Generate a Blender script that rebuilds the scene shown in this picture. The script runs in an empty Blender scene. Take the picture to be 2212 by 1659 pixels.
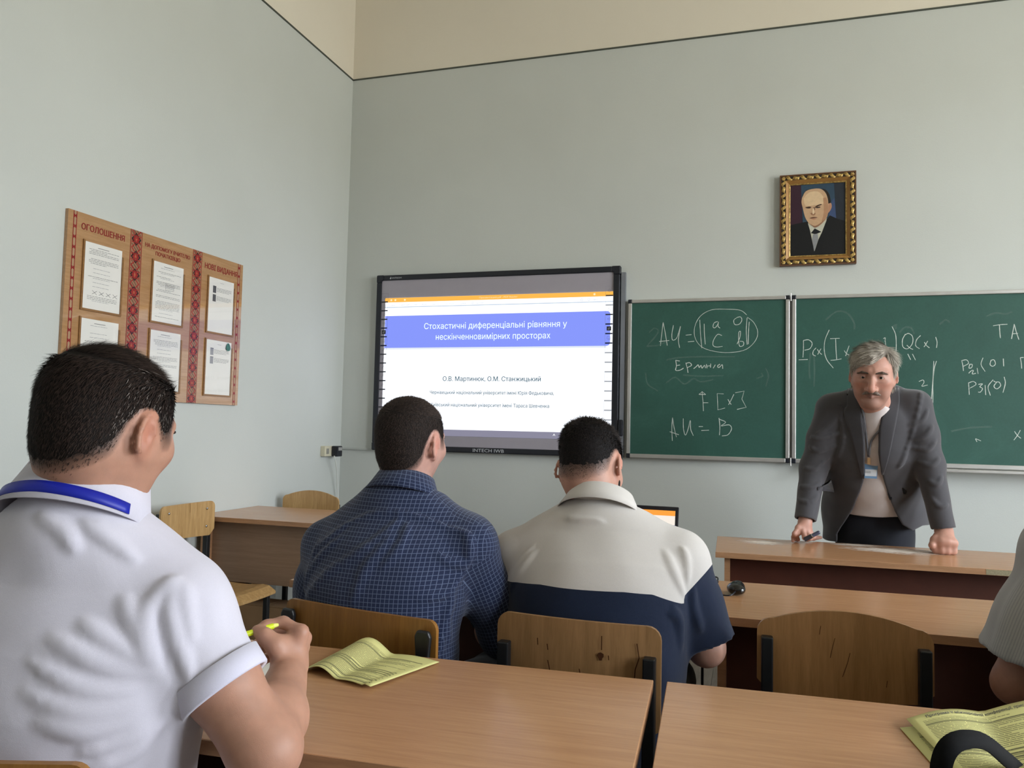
import bpy, bmesh, math, random
import numpy as np
from mathutils import Vector, Matrix
random.seed(7); rng = np.random.default_rng(11)
S = bpy.context.scene
COL = S.collection

# ------------------------------------------------------------ camera
FPX, YAW, PITCH, ROLL, H = 1677.95, .300277, .055462, .02221, 1.23
_cy, _sy, _cp, _sp = math.cos(YAW), math.sin(YAW), math.cos(PITCH), math.sin(PITCH)
FWD = np.array([-_sy*_cp, _cy*_cp, _sp]); _r0 = np.array([_cy, _sy, 0.]); _u0 = np.cross(_r0, FWD)
RIGHT = math.cos(ROLL)*_r0 + math.sin(ROLL)*_u0
UP = -math.sin(ROLL)*_r0 + math.cos(ROLL)*_u0
CAM = np.array([0., 0., H])
cd = bpy.data.cameras.new('camera'); cam = bpy.data.objects.new('camera', cd); COL.objects.link(cam)
cd.sensor_fit = 'HORIZONTAL'; cd.sensor_width = 36.0; cd.lens = FPX/2212*36; cd.clip_start = .02
cam.matrix_world = Matrix(((RIGHT[0], UP[0], -FWD[0], 0), (RIGHT[1], UP[1], -FWD[1], 0), (RIGHT[2], UP[2], -FWD[2], H), (0, 0, 0, 1)))
S.camera = cam
# ------------------------------------------------------------ room numbers
XL, XR, YF, YB, ZC, ZTRIM = -2.70, 4.10, 4.77, -3.6, 4.5, 3.647
WINDOWS = [(-.5, 1.0), (1.8, 3.3)]      # y ranges on the right wall
WZ0, WZ1 = .95, 3.35
# ------------------------------------------------------------ sky, window daylight, exposure
w = bpy.data.worlds.new('sky'); S.world = w; w.use_nodes = True
bg = w.node_tree.nodes['Background']; bg.inputs[1].default_value = 23.0       # overcast sky above, darker ground below the horizon
_tc = w.node_tree.nodes.new('ShaderNodeTexCoord'); _sx = w.node_tree.nodes.new('ShaderNodeSeparateXYZ'); _rp = w.node_tree.nodes.new('ShaderNodeValToRGB')
w.node_tree.links.new(_tc.outputs['Generated'], _sx.inputs[0]); w.node_tree.links.new(_sx.outputs[2], _rp.inputs[0]); w.node_tree.links.new(_rp.outputs[0], bg.inputs[0])
_rp.color_ramp.elements[0].position = .0; _rp.color_ramp.elements[0].color = (.58, .58, .53, 1); _rp.color_ramp.elements[1].position = .03; _rp.color_ramp.elements[1].color = (.88, .94, 1.0, 1)
for y0, y1 in WINDOWS:
    ld = bpy.data.lights.new('window_daylight', 'AREA'); lo = bpy.data.objects.new('window_daylight', ld); COL.objects.link(lo)
    ld.shape = 'RECTANGLE'; ld.size = WZ1-WZ0; ld.size_y = y1-y0; ld.cycles.is_portal = True
    lo.location = (XR+.22, (y0+y1)/2, (WZ0+WZ1)/2); lo.rotation_euler = (0, math.radians(90), 0)
S.view_settings.view_transform = 'Standard'; S.view_settings.look = 'None'; S.view_settings.gamma = 1.0
S.view_settings.use_curve_mapping = False; S.view_settings.exposure = 0.22
S.cycles.diffuse_bounces = 4; S.cycles.max_bounces = 7; S.cycles.use_adaptive_sampling = True; S.cycles.adaptive_threshold = .05; S.cycles.glossy_bounces = 3; S.cycles.sample_clamp_indirect = 8.0

# ------------------------------------------------------------ a pixel of the frame as a point on a real plane
def ray(px, py): return FWD + RIGHT*((px-1106)/FPX) - UP*((py-829.5)/FPX)
def onZ(px, py, z): d = ray(px, py); return CAM + d*((z-H)/d[2])
def onY(px, py, y): d = ray(px, py); return CAM + d*(y/d[1])
def onX(px, py, x): d = ray(px, py); return CAM + d*(x/d[0])
def dep(px, py, t): return CAM + ray(px, py)*t

# ------------------------------------------------------------ materials
def lin(h):
    if not isinstance(h, str): return tuple(h)[:3]
    c = [int(h[i:i+2], 16)/255 for i in (0, 2, 4)]
    return tuple(x/12.92 if x <= .04045 else ((x+.055)/1.055)**2.4 for x in c)
class NT:
    def __init__(s, name):
        s.m = bpy.data.materials.new(name); s.m.use_nodes = True; s.t = s.m.node_tree; s.b = s.t.nodes['Principled BSDF']
    def n(s, kind, **kw):
        x = s.t.nodes.new('ShaderNode'+kind)
        for k, v in kw.items(): setattr(x, k, v)
        return x
    def l(s, a, b): s.t.links.new(a, b)
    def coords(s, scale=(1, 1, 1), src='Object'):
        tc = s.n('TexCoord'); mp = s.n('Mapping'); mp.inputs['Scale'].default_value = scale
        s.l(tc.outputs[src], mp.inputs[0]); return mp.outputs[0]
    def noise(s, vec, scale, detail=3, rough=.5, dist=0):
        x = s.n('TexNoise'); x.inputs['Scale'].default_value = scale; x.inputs['Detail'].default_value = detail
        x.inputs['Roughness'].default_value = rough; x.inputs['Distortion'].default_value = dist
        if vec is not None: s.l(vec, x.inputs['Vector'])
        return x.outputs['Fac']
    def ramp(s, fac, stops):
        x = s.n('ValToRGB'); e = x.color_ramp.elements
        while len(e) < len(stops): e.new(.5)
        for i, (p, c) in enumerate(stops): e[i].position = p; e[i].color = (*lin(c), 1)
        s.l(fac, x.inputs[0]); return x.outputs[0]
    def mix(s, fac, a, b, mode='MIX'):
        x = s.n('Mix', data_type='RGBA', blend_type=mode)
        for i, v in ((0, fac), (6, a), (7, b)):
            if hasattr(v, 'is_linked'): s.l(v, x.inputs[i])
            elif i == 0: x.inputs[0].default_value = v
            else: x.inputs[i].default_value = (*lin(v), 1)
        return x.outputs[2]
    def math(s, op, a, b=0.0):
        x = s.n('Math', operation=op)
        for i, v in enumerate((a, b)):
            if hasattr(v, 'is_linked'): s.l(v, x.inputs[i])
            else: x.inputs[i].default_value = v
        return x.outputs[0]
    def col(s, c):
        if hasattr(c, 'is_linked'): s.l(c, s.b.inputs['Base Color'])
        else: s.b.inputs['Base Color'].default_value = (*lin(c), 1)
    def set(s, rough=.5, spec=.5, metal=0, coat=0, sheen=0, sss=0):
        i = s.b.inputs
        i['Roughness'].default_value = rough; i['Specular IOR Level'].default_value = spec; i['Metallic'].default_value = metal
        i['Coat Weight'].default_value = coat; i['Coat Roughness'].default_value = .05
        if sheen: i['Sheen Weight'].default_value = sheen; i['Sheen Roughness'].default_value = .5
        if sss:
            i['Subsurface Weight'].default_value = sss; i['Subsurface Radius'].default_value = (1, .35, .2); i['Subsurface Scale'].default_value = .006
    def bump(s, h, strength=.2, dist=.01):
        x = s.n('Bump'); x.inputs['Strength'].default_value = strength; x.inputs['Distance'].default_value = dist
        s.l(h, x.inputs['Height']); s.l(x.outputs[0], s.b.inputs['Normal'])
MATS = {}
def plain(name, c, rough=.5, spec=.5, metal=0, coat=0, sheen=0, var=.06, vs=9, bump=0, bs=300):
    """one colour with a little uneven tone and fine relief"""
    if name in MATS: return MATS[name]
    k = NT(name); v = k.coords(); f = k.noise(v, vs, 4)
    c0 = lin(c)
    k.col(k.ramp(f, [(.3, tuple(x*(1-var) for x in c0)), (.7, tuple(min(1, x*(1+var)) for x in c0))]))
    k.set(rough, spec, metal, coat, sheen)
    if bump: k.bump(k.noise(v, bs, 3), bump, .002)
    MATS[name] = k.m; return k.m
def wood(name, dark, light, stretch=(1, 14, 14), scale=5, rough=.35, spec=.5, bump=.04, coat=0):
    if name in MATS: return MATS[name]
    k = NT(name); v = k.coords(stretch); f = k.noise(v, scale, 6, .6, .4); g = k.noise(v, scale*7, 3, .6)
    fac = k.math('ADD', k.math('MULTIPLY', f, .75), k.math('MULTIPLY', g, .25))
    k.col(k.ramp(fac, [(.33, dark), (.68, light)])); k.set(rough, spec, 0, coat)
    k.bump(g, bump, .001); MATS[name] = k.m; return k.m
def emit(name, c, strength):
    if name in MATS: return MATS[name]
    k = NT(name); k.col('111111'); k.set(.6, .2)
    k.b.inputs['Emission Color'].default_value = (*lin(c), 1); k.b.inputs['Emission Strength'].default_value = strength
    MATS[name] = k.m; return k.m
def vcol(name, rough=.6, spec=.3, sss=0, bump=0, bs=400, sheen=0):
    """colour carried by the mesh itself (skin, prints, hair)"""
    if name in MATS: return MATS[name]
    k = NT(name); a = k.n('Attribute', attribute_name='Col'); v = k.coords(); f = k.noise(v, 60, 5)
    k.col(k.mix(1.0, a.outputs['Color'], k.ramp(f, [(.3, (.9, .9, .9)), (.7, (1.0, 1.0, 1.0))]), 'MULTIPLY'))
    k.set(rough, spec, sss=sss, sheen=sheen)
    if bump: k.bump(k.noise(v, bs, 4), bump, .002)
    MATS[name] = k.m; return k.m

# ------------------------------------------------------------ objects
def tag(o, label=None, cat=None, group=None, kind=None):
    for k, v in (('label', label), ('category', cat), ('group', group), ('kind', kind)):
        if v: o[k] = v
    return o
def empty(name, loc=(0, 0, 0), rz=0, **t):
    o = bpy.data.objects.new(name, None); COL.objects.link(o); o.location = loc; o.rotation_euler = (0, 0, rz); o.empty_display_size = .1
    return tag(o, **t)
def link(name, me, mat=None, parent=None, smooth=False, **t):
    o = bpy.data.objects.new(name, me); COL.objects.link(o)
    if mat is not None:
        for m in (mat if isinstance(mat, (list, tuple)) else [mat]): me.materials.append(m)
    if parent is not None: o.parent = parent
    if smooth: me.polygons.foreach_set('use_smooth', [True]*len(me.polygons))
    return tag(o, **t)
def copy_tree(o, parent=None):
    c = o.copy(); COL.objects.link(c); c.parent = parent
    for ch in list(o.children): copy_tree(ch, c)
    return c
class MB:
    """collects boxes, tubes and polygons of ONE part"""
    def __init__(s): s.v = []; s.f = []; s.mi = []; s.cur = 0; s.c = []; s.ccur = (1, 1, 1)
    def add(s, vs, fs):
        n = len(s.v); s.v += [tuple(map(float, p)) for p in vs]; s.c += [s.ccur]*len(vs)
        s.f += [tuple(i+n for i in q) for q in fs]; s.mi += [s.cur]*len(fs); return s
    def box(s, x0, x1, y0, y1, z0, z1, R=None, T=None):
        vs = [(x, y, z) for z in (z0, z1) for y in (y0, y1) for x in (x0, x1)]
        if R is not None: vs = [R @ Vector(p) for p in vs]
        if T is not None: vs = [Vector(p)+Vector(T) for p in vs]
        return s.add(vs, [(0, 2, 3, 1), (4, 5, 7, 6), (0, 1, 5, 4), (2, 6, 7, 3), (0, 4, 6, 2), (1, 3, 7, 5)])
    def poly(s, pts): return s.add(pts, [tuple(range(len(pts)))])
    def tube(s, pts, r, n=8, caps=True):
        pts = [Vector(p) for p in pts]; rs = r if isinstance(r, (list, tuple)) else [r]*len(pts); vs = []; up = None
        for i, p in enumerate(pts):
            t = (pts[min(i+1, len(pts)-1)]-pts[max(i-1, 0)]).normalized()
            if up is None: up = Vector((0, 0, 1)) if abs(t.z) < .9 else Vector((1, 0, 0))
            a = t.cross(up).normalized(); b = a.cross(t).normalized(); up = b
            vs += [p+(a*math.cos(2*math.pi*j/n)+b*math.sin(2*math.pi*j/n))*rs[i] for j in range(n)]
        fs = [(i*n+j, i*n+(j+1) % n, (i+1)*n+(j+1) % n, (i+1)*n+j) for i in range(len(pts)-1) for j in range(n)]
        if caps: fs += [tuple(range(n))[::-1], tuple((len(pts)-1)*n+j for j in range(n))]
        return s.add(vs, fs)
    def bar(s, a, b, wx, wy, up=(0, 0, 1)):
        """square section bar from a to b"""
        a, b = Vector(a), Vector(b); t = (b-a).normalized(); u = Vector(up)
        if abs(t.dot(u)) > .95: u = Vector((0, 1, 0))
        x = t.cross(u).normalized()*wx/2; y = x.normalized().cross(t).normalized()*wy/2
        vs = [p+sx*x+sy*y for p in (a, b) for sx, sy in ((-1, -1), (1, -1), (1, 1), (-1, 1))]
        return s.add(vs, [(0, 1, 2, 3), (7, 6, 5, 4), (0, 4, 5, 1), (1, 5, 6, 2), (2, 6, 7, 3), (3, 7, 4, 0)])
    def prism(s, outline, axis, d0, d1):
        """outline (a,b) pairs extruded along axis 0/1/2"""
        def P(a, b, d): return {0: (d, a, b), 1: (a, d, b), 2: (a, b, d)}[axis]
        n = len(outline); vs = [P(a, b, d0) for a, b in outline]+[P(a, b, d1) for a, b in outline]
        fs = [tuple(range(n)), tuple(range(2*n-1, n-1, -1))]+[(i, i+n, (i+1) % n+n, (i+1) % n) for i in range(n)]
        return s.add(vs, fs)
    def sphere(s, c, r, nu=12, nv=8):
        r = r if isinstance(r, (list, tuple)) else (r, r, r); vs = []
        for i in range(nv+1):
            for j in range(nu):
                a, b = math.pi*i/nv, 2*math.pi*j/nu
                vs.append((c[0]+r[0]*math.sin(a)*math.cos(b), c[1]+r[1]*math.sin(a)*math.sin(b), c[2]+r[2]*math.cos(a)))
        return s.add(vs, [(i*nu+j, (i+1)*nu+j, (i+1)*nu+(j+1) % nu, i*nu+(j+1) % nu) for i in range(nv) for j in range(nu)])
    def mesh(s, name='part', colors=False, fix=True):
        me = bpy.data.meshes.new(name); me.from_pydata(s.v, [], s.f); me.validate()
        if len(me.polygons) == len(s.mi): me.polygons.foreach_set('material_index', s.mi)
        if colors:
            at = me.color_attributes.new('Col', 'FLOAT_COLOR', 'POINT')
            at.data.foreach_set('color', np.array([(*lin(c), 1) for c in s.c], 'f').ravel())
        if fix:
            bm = bmesh.new(); bm.from_mesh(me); bmesh.ops.recalc_face_normals(bm, faces=bm.faces); bm.to_mesh(me); bm.free()
        me.update(); return me
    def build(s, name, mat, parent=None, bevel=0, smooth=False, colors=False, fix=True, seg=2, **t):
        o = link(name, s.mesh(name, colors, fix), mat, parent, smooth, **t)
        if bevel:
            b = o.modifiers.new('bevel', 'BEVEL'); b.width = bevel; b.segments = seg; b.limit_method = 'ANGLE'
        return o
def text_mesh(body, origin, xdir, ydir, width=None, height=.05, align='LEFT', bold=0.0, fat=0.0):
    """lettering as a flat mesh: origin = baseline left/centre, xdir/ydir unit vectors, width = fitted width"""
    cu = bpy.data.curves.new('t', 'FONT'); cu.body = body; cu.size = 1; cu.align_x = align; cu.offset = bold; cu.resolution_u = 2; cu.fill_mode = 'NONE'
    o = bpy.data.objects.new('t', cu); COL.objects.link(o); bpy.context.view_layer.update()
    e = bpy.data.meshes.new_from_object(o.evaluated_get(bpy.context.evaluated_depsgraph_get()))
    bpy.data.objects.remove(o); bpy.data.curves.remove(cu)
    P2 = [(v.co.x, v.co.y) for v in e.vertices]; segs = [(*P2[d.vertices[0]], *P2[d.vertices[1]]) for d in e.edges]
    comp = {}                                     # clusters of loops that overlap in x = glyphs
    run, cur = [], []
    for q in segs:
        cur.append(q)
        if len(cur) > 2 and (q[2], q[3]) == (cur[0][0], cur[0][1]): run.append(cur); cur = []
    bpy.data.meshes.remove(e)
    run.sort(key=lambda L: min(q[0] for q in L)); gl = []
    for L in run:
        lo, hi = min(q[0] for q in L), max(q[0] for q in L)
        if gl and lo < gl[-1][1]-1e-4: gl[-1][0].extend(L); gl[-1][1] = max(hi, gl[-1][1])
        else: gl.append([list(L), hi])
    vs, fs = [], []
    for L, _ in gl:                               # non-zero winding fill, one trapezoid per band and run
        ys = set(round(q[1], 5) for q in L)
        for i, (ax, ay, bx, by) in enumerate(L):
            for (cx, cy, dx, dy) in L[i+1:]:
                den = (bx-ax)*(dy-cy)-(by-ay)*(dx-cx)
                if abs(den) > 1e-9:
                    t = ((cx-ax)*(dy-cy)-(cy-ay)*(dx-cx))/den; u = ((cx-ax)*(by-ay)-(cy-ay)*(bx-ax))/den
                    if 1e-4 < t < 1-1e-4 and 1e-4 < u < 1-1e-4: ys.add(round(ay+t*(by-ay), 5))
        ys = sorted(ys)
        for y0, y1 in zip(ys[:-1], ys[1:]):
            if y1-y0 < 2e-5: continue
            ym = (y0+y1)/2; cr = []
            for ax, ay, bx, by in L:
                if (ay > ym) != (by > ym):
                    f_ = lambda y: ax+(bx-ax)*(y-ay)/(by-ay)
                    cr.append((f_(ym), f_(y0), f_(y1), 1 if by > ay else -1))
            cr.sort(); wn = 0
            for c0, c1 in zip(cr[:-1], cr[1:]):
                wn += c0[3]
                if wn != 0:
                    n0 = len(vs); vs += [(c0[1], y0, 0), (c1[1], y0, 0), (c1[2], y1, 0), (c0[2], y1, 0)]; fs.append((n0, n0+1, n0+2, n0+3))
    if fat:                                       # heavier strokes: the same outlines shifted sideways by a hair
        n0 = len(vs); base = list(vs); bf = list(fs); vs, fs = [], []
        for i, (dx, dy) in enumerate(((-fat, 0), (fat, 0), (0, -fat*.6), (0, fat*.6))): vs += [(x+dx, y+dy, z+i*1.5e-4) for x, y, z in base]; fs += [tuple(q+i*n0 for q in f_) for f_ in bf]
    me = bpy.data.meshes.new('lettering'); me.from_pydata(vs, [], fs)
    n = len(vs); co = np.array(vs, float).reshape(-1, 3)
    if n == 0: return me
    x0, x1 = co[:, 0].min(), co[:, 0].max(); sy = height/.73
    sx = (width/(x1-x0)) if width else sy
    if align == 'CENTER': co[:, 0] -= (x0+x1)/2
    else: co[:, 0] -= x0
    X, Y = np.array(xdir, float), np.array(ydir, float); N = np.cross(X, Y)
    P = np.array(origin, float)+np.outer(co[:, 0]*sx, X)+np.outer(co[:, 1]*sy, Y)+np.outer(co[:, 2], N)
    me.vertices.foreach_set('co', P.ravel()); me.update(); return me
# ============================================================ the room
def wall_mat():
    k = NT('wall_paint'); g = k.n('NewGeometry'); sx = k.n('SeparateXYZ'); k.l(g.outputs['Position'], sx.inputs[0])
    v = k.coords(src='Object'); f = k.noise(v, 1.3, 4); fine = k.noise(v, 140, 4)
    low = k.ramp(f, [(.3, 'c4c8c4'), (.7, 'c9cdc9')]); high = k.ramp(f, [(.3, 'dfd8c9'), (.7, 'e3dccd')])
    k.col(k.mix(k.math('GREATER_THAN', sx.outputs[2], ZTRIM), low, high)); k.set(.75, .25)
    k.bump(fine, .10, .004); return k.m
WALL = wall_mat()
MB().box(XL-.2, XL, YB, YF+.2, 0, ZC).build('wall_left', WALL, kind='structure')
MB().box(XL, XR, YF, YF+.2, 0, ZC).build('wall_front', WALL, kind='structure')
MB().box(XL-.2, XR+.25, YB-.2, YB, 0, ZC).build('wall_back', WALL, kind='structure')
b = MB(); ys = [YB]+[y for p in WINDOWS for y in p]+[YF+.2]
for a, c in zip(ys[0::2], ys[1::2]): b.box(XR, XR+.25, a, c, 0, ZC)
for a, c in WINDOWS: b.box(XR, XR+.25, a, c, 0, WZ0); b.box(XR, XR+.25, a, c, WZ1, ZC)
b.build('wall_right', WALL, kind='structure')
MB().box(XL-.2, XR+.25, YB-.2, YF+.2, ZC, ZC+.15).build('ceiling', plain('ceiling_paint', 'dcd6c9', .8, .2), kind='structure')
white_frame = plain('window_frame_paint', 'eef0ee', .4)
def glass_mat():
    k = NT('window_glass'); tr = k.n('BsdfTransparent'); gl = k.n('BsdfGlossy'); gl.inputs['Roughness'].default_value = .02
    mx = k.n('MixShader'); mx.inputs[0].default_value = .06; k.l(tr.outputs[0], mx.inputs[1]); k.l(gl.outputs[0], mx.inputs[2])
    k.l(mx.outputs[0], k.t.nodes['Material Output'].inputs[0]); return k.m
GLASS = glass_mat()
for i, (y0, y1) in enumerate(WINDOWS):
    f = MB(); x0, x1 = XR+.08, XR+.14
    for a, c in ((y0, y0+.06), (y1-.06, y1), ((y0+y1)/2-.05, (y0+y1)/2+.05)): f.box(x0, x1, a, c, WZ0, WZ1)
    for a, c in ((WZ0, WZ0+.07), (WZ1-.07, WZ1), (2.55, 2.63)): f.box(x0, x1, y0, y1, a, c)
    wf = f.build('window_%d' % (i+1), white_frame, kind='structure')
    for a, c in ((y0, (y0+y1)/2), ((y0+y1)/2, y1)):
        for d, e in ((WZ0, 2.55), (2.6, WZ1)): MB().box(XR+.105, XR+.111, a, c, d, e).build('pane', GLASS, wf)
    MB().box(XR-.22, XR+.07, y0-.06, y1+.06, WZ0-.04, WZ0).build('window_sill', white_frame, wf, bevel=.006)
TRIM = plain('trim_paint', '474c44', .6)
MB().box(XL, XL+.006, YB, YF, ZTRIM-.0045, ZTRIM+.0045).build('trim_1', TRIM, kind='structure')
MB().box(XL, XR, YF-.006, YF, ZTRIM-.0045, ZTRIM+.0045).build('trim_2', TRIM, kind='structure')
BASE = plain('baseboard_paint', '7a5a40', .5)
MB().box(XL, XL+.015, YB, YF, 0, .09).build('baseboard_left', BASE, kind='structure')
MB().box(XL+.015, XR, YF-.015, YF, 0, .09).build('baseboard_front', BASE, kind='structure')
FLOORW = wood('floor_laminate', '64584d', '8f8274', (10, 1, 10), 4, .4)
fl = MB().box(XL-.2, XR+.25, YB-.2, YF+.2, -.2, -.006).build('floor', FLOORW, kind='structure')
pm = None; PW, PL = .192, 1.2
for ix in range(22):
    x = XL+.02+ix*PW; y = .35-(ix*.43) % PL
    while y < YF:
        a, c = max(y, .35), min(y+PL, YF-.02)
        if c-a > .05: MB().box(x+.001, x+PW-.001, a+.001, c-.001, -.006, 0).build('plank', FLOORW, fl)
        y += PL

# ============================================================ desks
BEECH = wood('beech_laminate', 'b48560', 'c6986f', (1.2, 22, 22), 4, .24, .5)
EDGE = wood('beech_edge_band', '9a7150', 'b38864', (2, 20, 20), 4, .4)
DARKP = plain('dark_brown_panel', '50291c', .55, .35, var=.12)
BROWNP = wood('brown_panel', '856b55', '977b64', (1.5, 1.5, 30), 3, .4)
METAL = plain('black_powder_coat', '15171a', .42, .5, var=.1)
CHROME = plain('steel', 'b9bcbf', .25, .5, 1.0)
def desk(name, x, y, rz, wd, dp, label, panel=DARKP, py=.12, pz=.28, near_panel=False, h=.75, group='school desks'):
    d = empty(name, (x, y, 0), rz, label=label, cat='desk', group=group); t = .022
    top = MB().box(0, wd, .0012, dp-.0012, h-t, h).build('desktop', BEECH, d, bevel=.0015)
    MB().box(0, wd, 0, .0012, h-t, h-.0006).build('edge_band', EDGE, top)
    for xx in (.035, wd-.035-t): MB().box(xx, xx+t, .03, dp-.03, 0, h-t).build('side_panel', EDGE, d)
    yp = py if near_panel else dp-py
    MB().box(.035+t, wd-.035-t, yp, yp+.016, pz, h-t).build('modesty_panel', panel, d)
    return d
R = math.radians
# near corners measured on the desktop plane
desk('school_desk', -1.352, .982, R(2.9), 1.20, .50, 'beech-topped desk under the open yellow leaflet, beside person in white polo')
desk('school_desk', -.128, 1.044, R(2.9), 1.20, .50, 'beech-topped desk at the bottom with yellow booklet and black strap on it')
desk('school_desk', -1.345, 2.095, R(1.4), 1.20, .505, 'beech desk carrying the laptop, behind the two people seated side by side')
desk('school_desk', -.118, 2.125, R(1.4), 1.20, .505, 'beech desk with black wired device on it, in front of the empty chair')
LDESK = desk('lecturer_desk', -.137, 3.243, R(1.5), 1.50, .495, 'beech lecturer desk smeared with chalk dust, grey-suited person leaning on it', py=.36, pz=.12, group=None)
CDESK = desk('corner_desk', -2.695, 3.30, 0, 1.20, .55, 'beech desk with brown front panel in the room corner', panel=BROWNP, py=.09, pz=.42, near_panel=True, group=None)
# bare strip where the edge band has peeled off, and chalk dust
MB().box(.96, 1.13, -.0006, .0006, .729, .7485).build('peeled_edge', plain('bare_chipboard', '8d8468', .8, var=.2, vs=200), LDESK)
def chalk_mat():
    k = NT('chalk_dust'); v = k.coords((3, 9, 9)); f = k.noise(v, 5, 8, .75, 1.4); a = k.n('Attribute', attribute_name='Col')
    sp = k.n('SeparateColor'); k.l(a.outputs['Color'], sp.inputs[0])
    fac = k.ramp(k.math('ADD', k.math('MULTIPLY', f, 1.0), k.math('MULTIPLY', sp.outputs[0], .45)), [(.56, '000000'), (.86, 'ffffff')])
    k.col('e9dfd4'); k.set(.9, .1); k.l(k.math('MULTIPLY', fac, .9), k.b.inputs['Alpha']); return k.m
CH = chalk_mat()
def dust(cx, cy, rx, ry):
    m = MB(); N, K = 28, 6; m.ccur = (1, 1, 1); vs = [(cx, cy, .7507)]; cs = [(1, 1, 1)]
    for i in range(1, K+1):
        for j in range(N):
            a = 2*math.pi*j/N; vs.append((cx+rx*i/K*math.cos(a), cy+ry*i/K*math.sin(a), .7507)); cs.append((1-i/K,)*3)
    fs = [(0, 1+j, 1+(j+1) % N) for j in range(N)]+[(1+i*N+j, 1+(i+1)*N+j, 1+(i+1)*N+(j+1) % N, 1+i*N+(j+1) % N) for i in range(K-1) for j in range(N)]
    m.add(vs, fs); m.c = cs
    return m
LM = Matrix.Rotation(-R(1.5), 2)
def ldesk_xy(px, py):
    p = onZ(px, py, .75); q = LM @ Vector((p[0]+.137, p[1]-3.243)); return q.x, q.y
for (px, py, rx, ry) in ((1650, 1172, .13, .10), (1935, 1190, .26, .115), (1850, 1178, .16, .06)):
    x, y = ldesk_xy(px, py); dust(x, y, rx, ry).build('chalk_smear', CH, LDESK, colors=True)

# ============================================================ chairs
PLY_A = wood('plywood_brown', '7d5524', '9c6d33', (16, 16, 1.2), 4, .35)
PLY_B = wood('plywood_knotty', '85643f', 'a67f55', (14, 14, 1.1), 4, .4)
PLY_C = wood('plywood_honey', '966c40', 'b48657', (14, 14, 1.1), 4, .38)
PLY_D = wood('plywood_light', 'a8834f', 'd0ab78', (14, 14, 1.2), 4, .3)
KNOT = plain('wood_crack', '4a2a15', .8, .2)
def ply_panel(outline, curve, thick, yoff=0):
    """upright plywood sheet; outline (x,z), bowed backwards in the middle by curve; y forward"""
    zs = sorted(set(round(z, 4) for _, z in outline)); m = MB()
    n = len(outline); W = max(x for x, _ in outline)
    # columns across
    xs = np.linspace(-W, W, 17)
    def span(x):
        lo, hi = 9, -9
        for i in range(n):
            (x0, z0), (x1, z1) = outline[i], outline[(i+1) % n]
            if min(x0, x1)-1e-6 <= x <= max(x0, x1)+1e-6:
                zz = [z0, z1] if abs(x1-x0) < 1e-6 else [z0+(z1-z0)*(x-x0)/(x1-x0)]
                lo, hi = min([lo]+zz), max([hi]+zz)
        return lo, hi
    vs = []; K = 6
    xs = sorted(set(list(xs)+[x for x, _ in outline])); xs[0] += 1e-5; xs[-1] -= 1e-5
    for side in (0, 1):
        for x in xs:
            lo, hi = span(x)
            for k in range(K+1):
                z = lo+(hi-lo)*k/K; vs.append((x, yoff-curve*(1-(x/W)**2)+side*thick, z))
    nx = len(xs); fs = []
    def I(s_, i, k): return s_*nx*(K+1)+i*(K+1)+k
    for i in range(nx-1):
        for k in range(K):
            fs.append((I(0, i, k), I(0, i+1, k), I(0, i+1, k+1), I(0, i, k+1))); fs.append((I(1, i, k), I(1, i, k+1), I(1, i+1, k+1), I(1, i+1, k)))
        fs.append((I(0, i, 0), I(1, i, 0), I(1, i+1, 0), I(0, i+1, 0))); fs.append((I(0, i, K), I(0, i+1, K), I(1, i+1, K), I(1, i, K)))
    for k in range(K):
        fs.append((I(0, 0, k), I(0, 0, k+1), I(1, 0, k+1), I(1, 0, k))); fs.append((I(0, nx-1, k), I(1, nx-1, k), I(1, nx-1, k+1), I(0, nx-1, k+1)))
    m.add(vs, fs); return m
def round_rect(w2, z0, z1, r, arch=0, n=5):
    pts = []
    def arc(cx, cz, a0, a1):
        for i in range(n+1):
            a = a0+(a1-a0)*i/n; pts.append((cx+r*math.cos(a), cz+r*math.sin(a)))
    arc(-w2+r, z0+r*.6, math.pi*1.5, math.pi); pts[:] = pts[:1]+[(-w2, z0+r*.6)]
    arc(-w2+r, z1-r, math.pi, math.pi/2)
    if arch:
        x0, x1 = -w2+r, w2-r
        for i in range(1, 12):
            x = x0+(x1-x0)*i/12; pts.append((x, z1+arch*(1-(x/x1)**2)))
    arc(w2-r, z1-r, math.pi/2, 0); pts.append((w2, z0+r*.6)); pts.append((w2-r, z0))
    return pts
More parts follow.
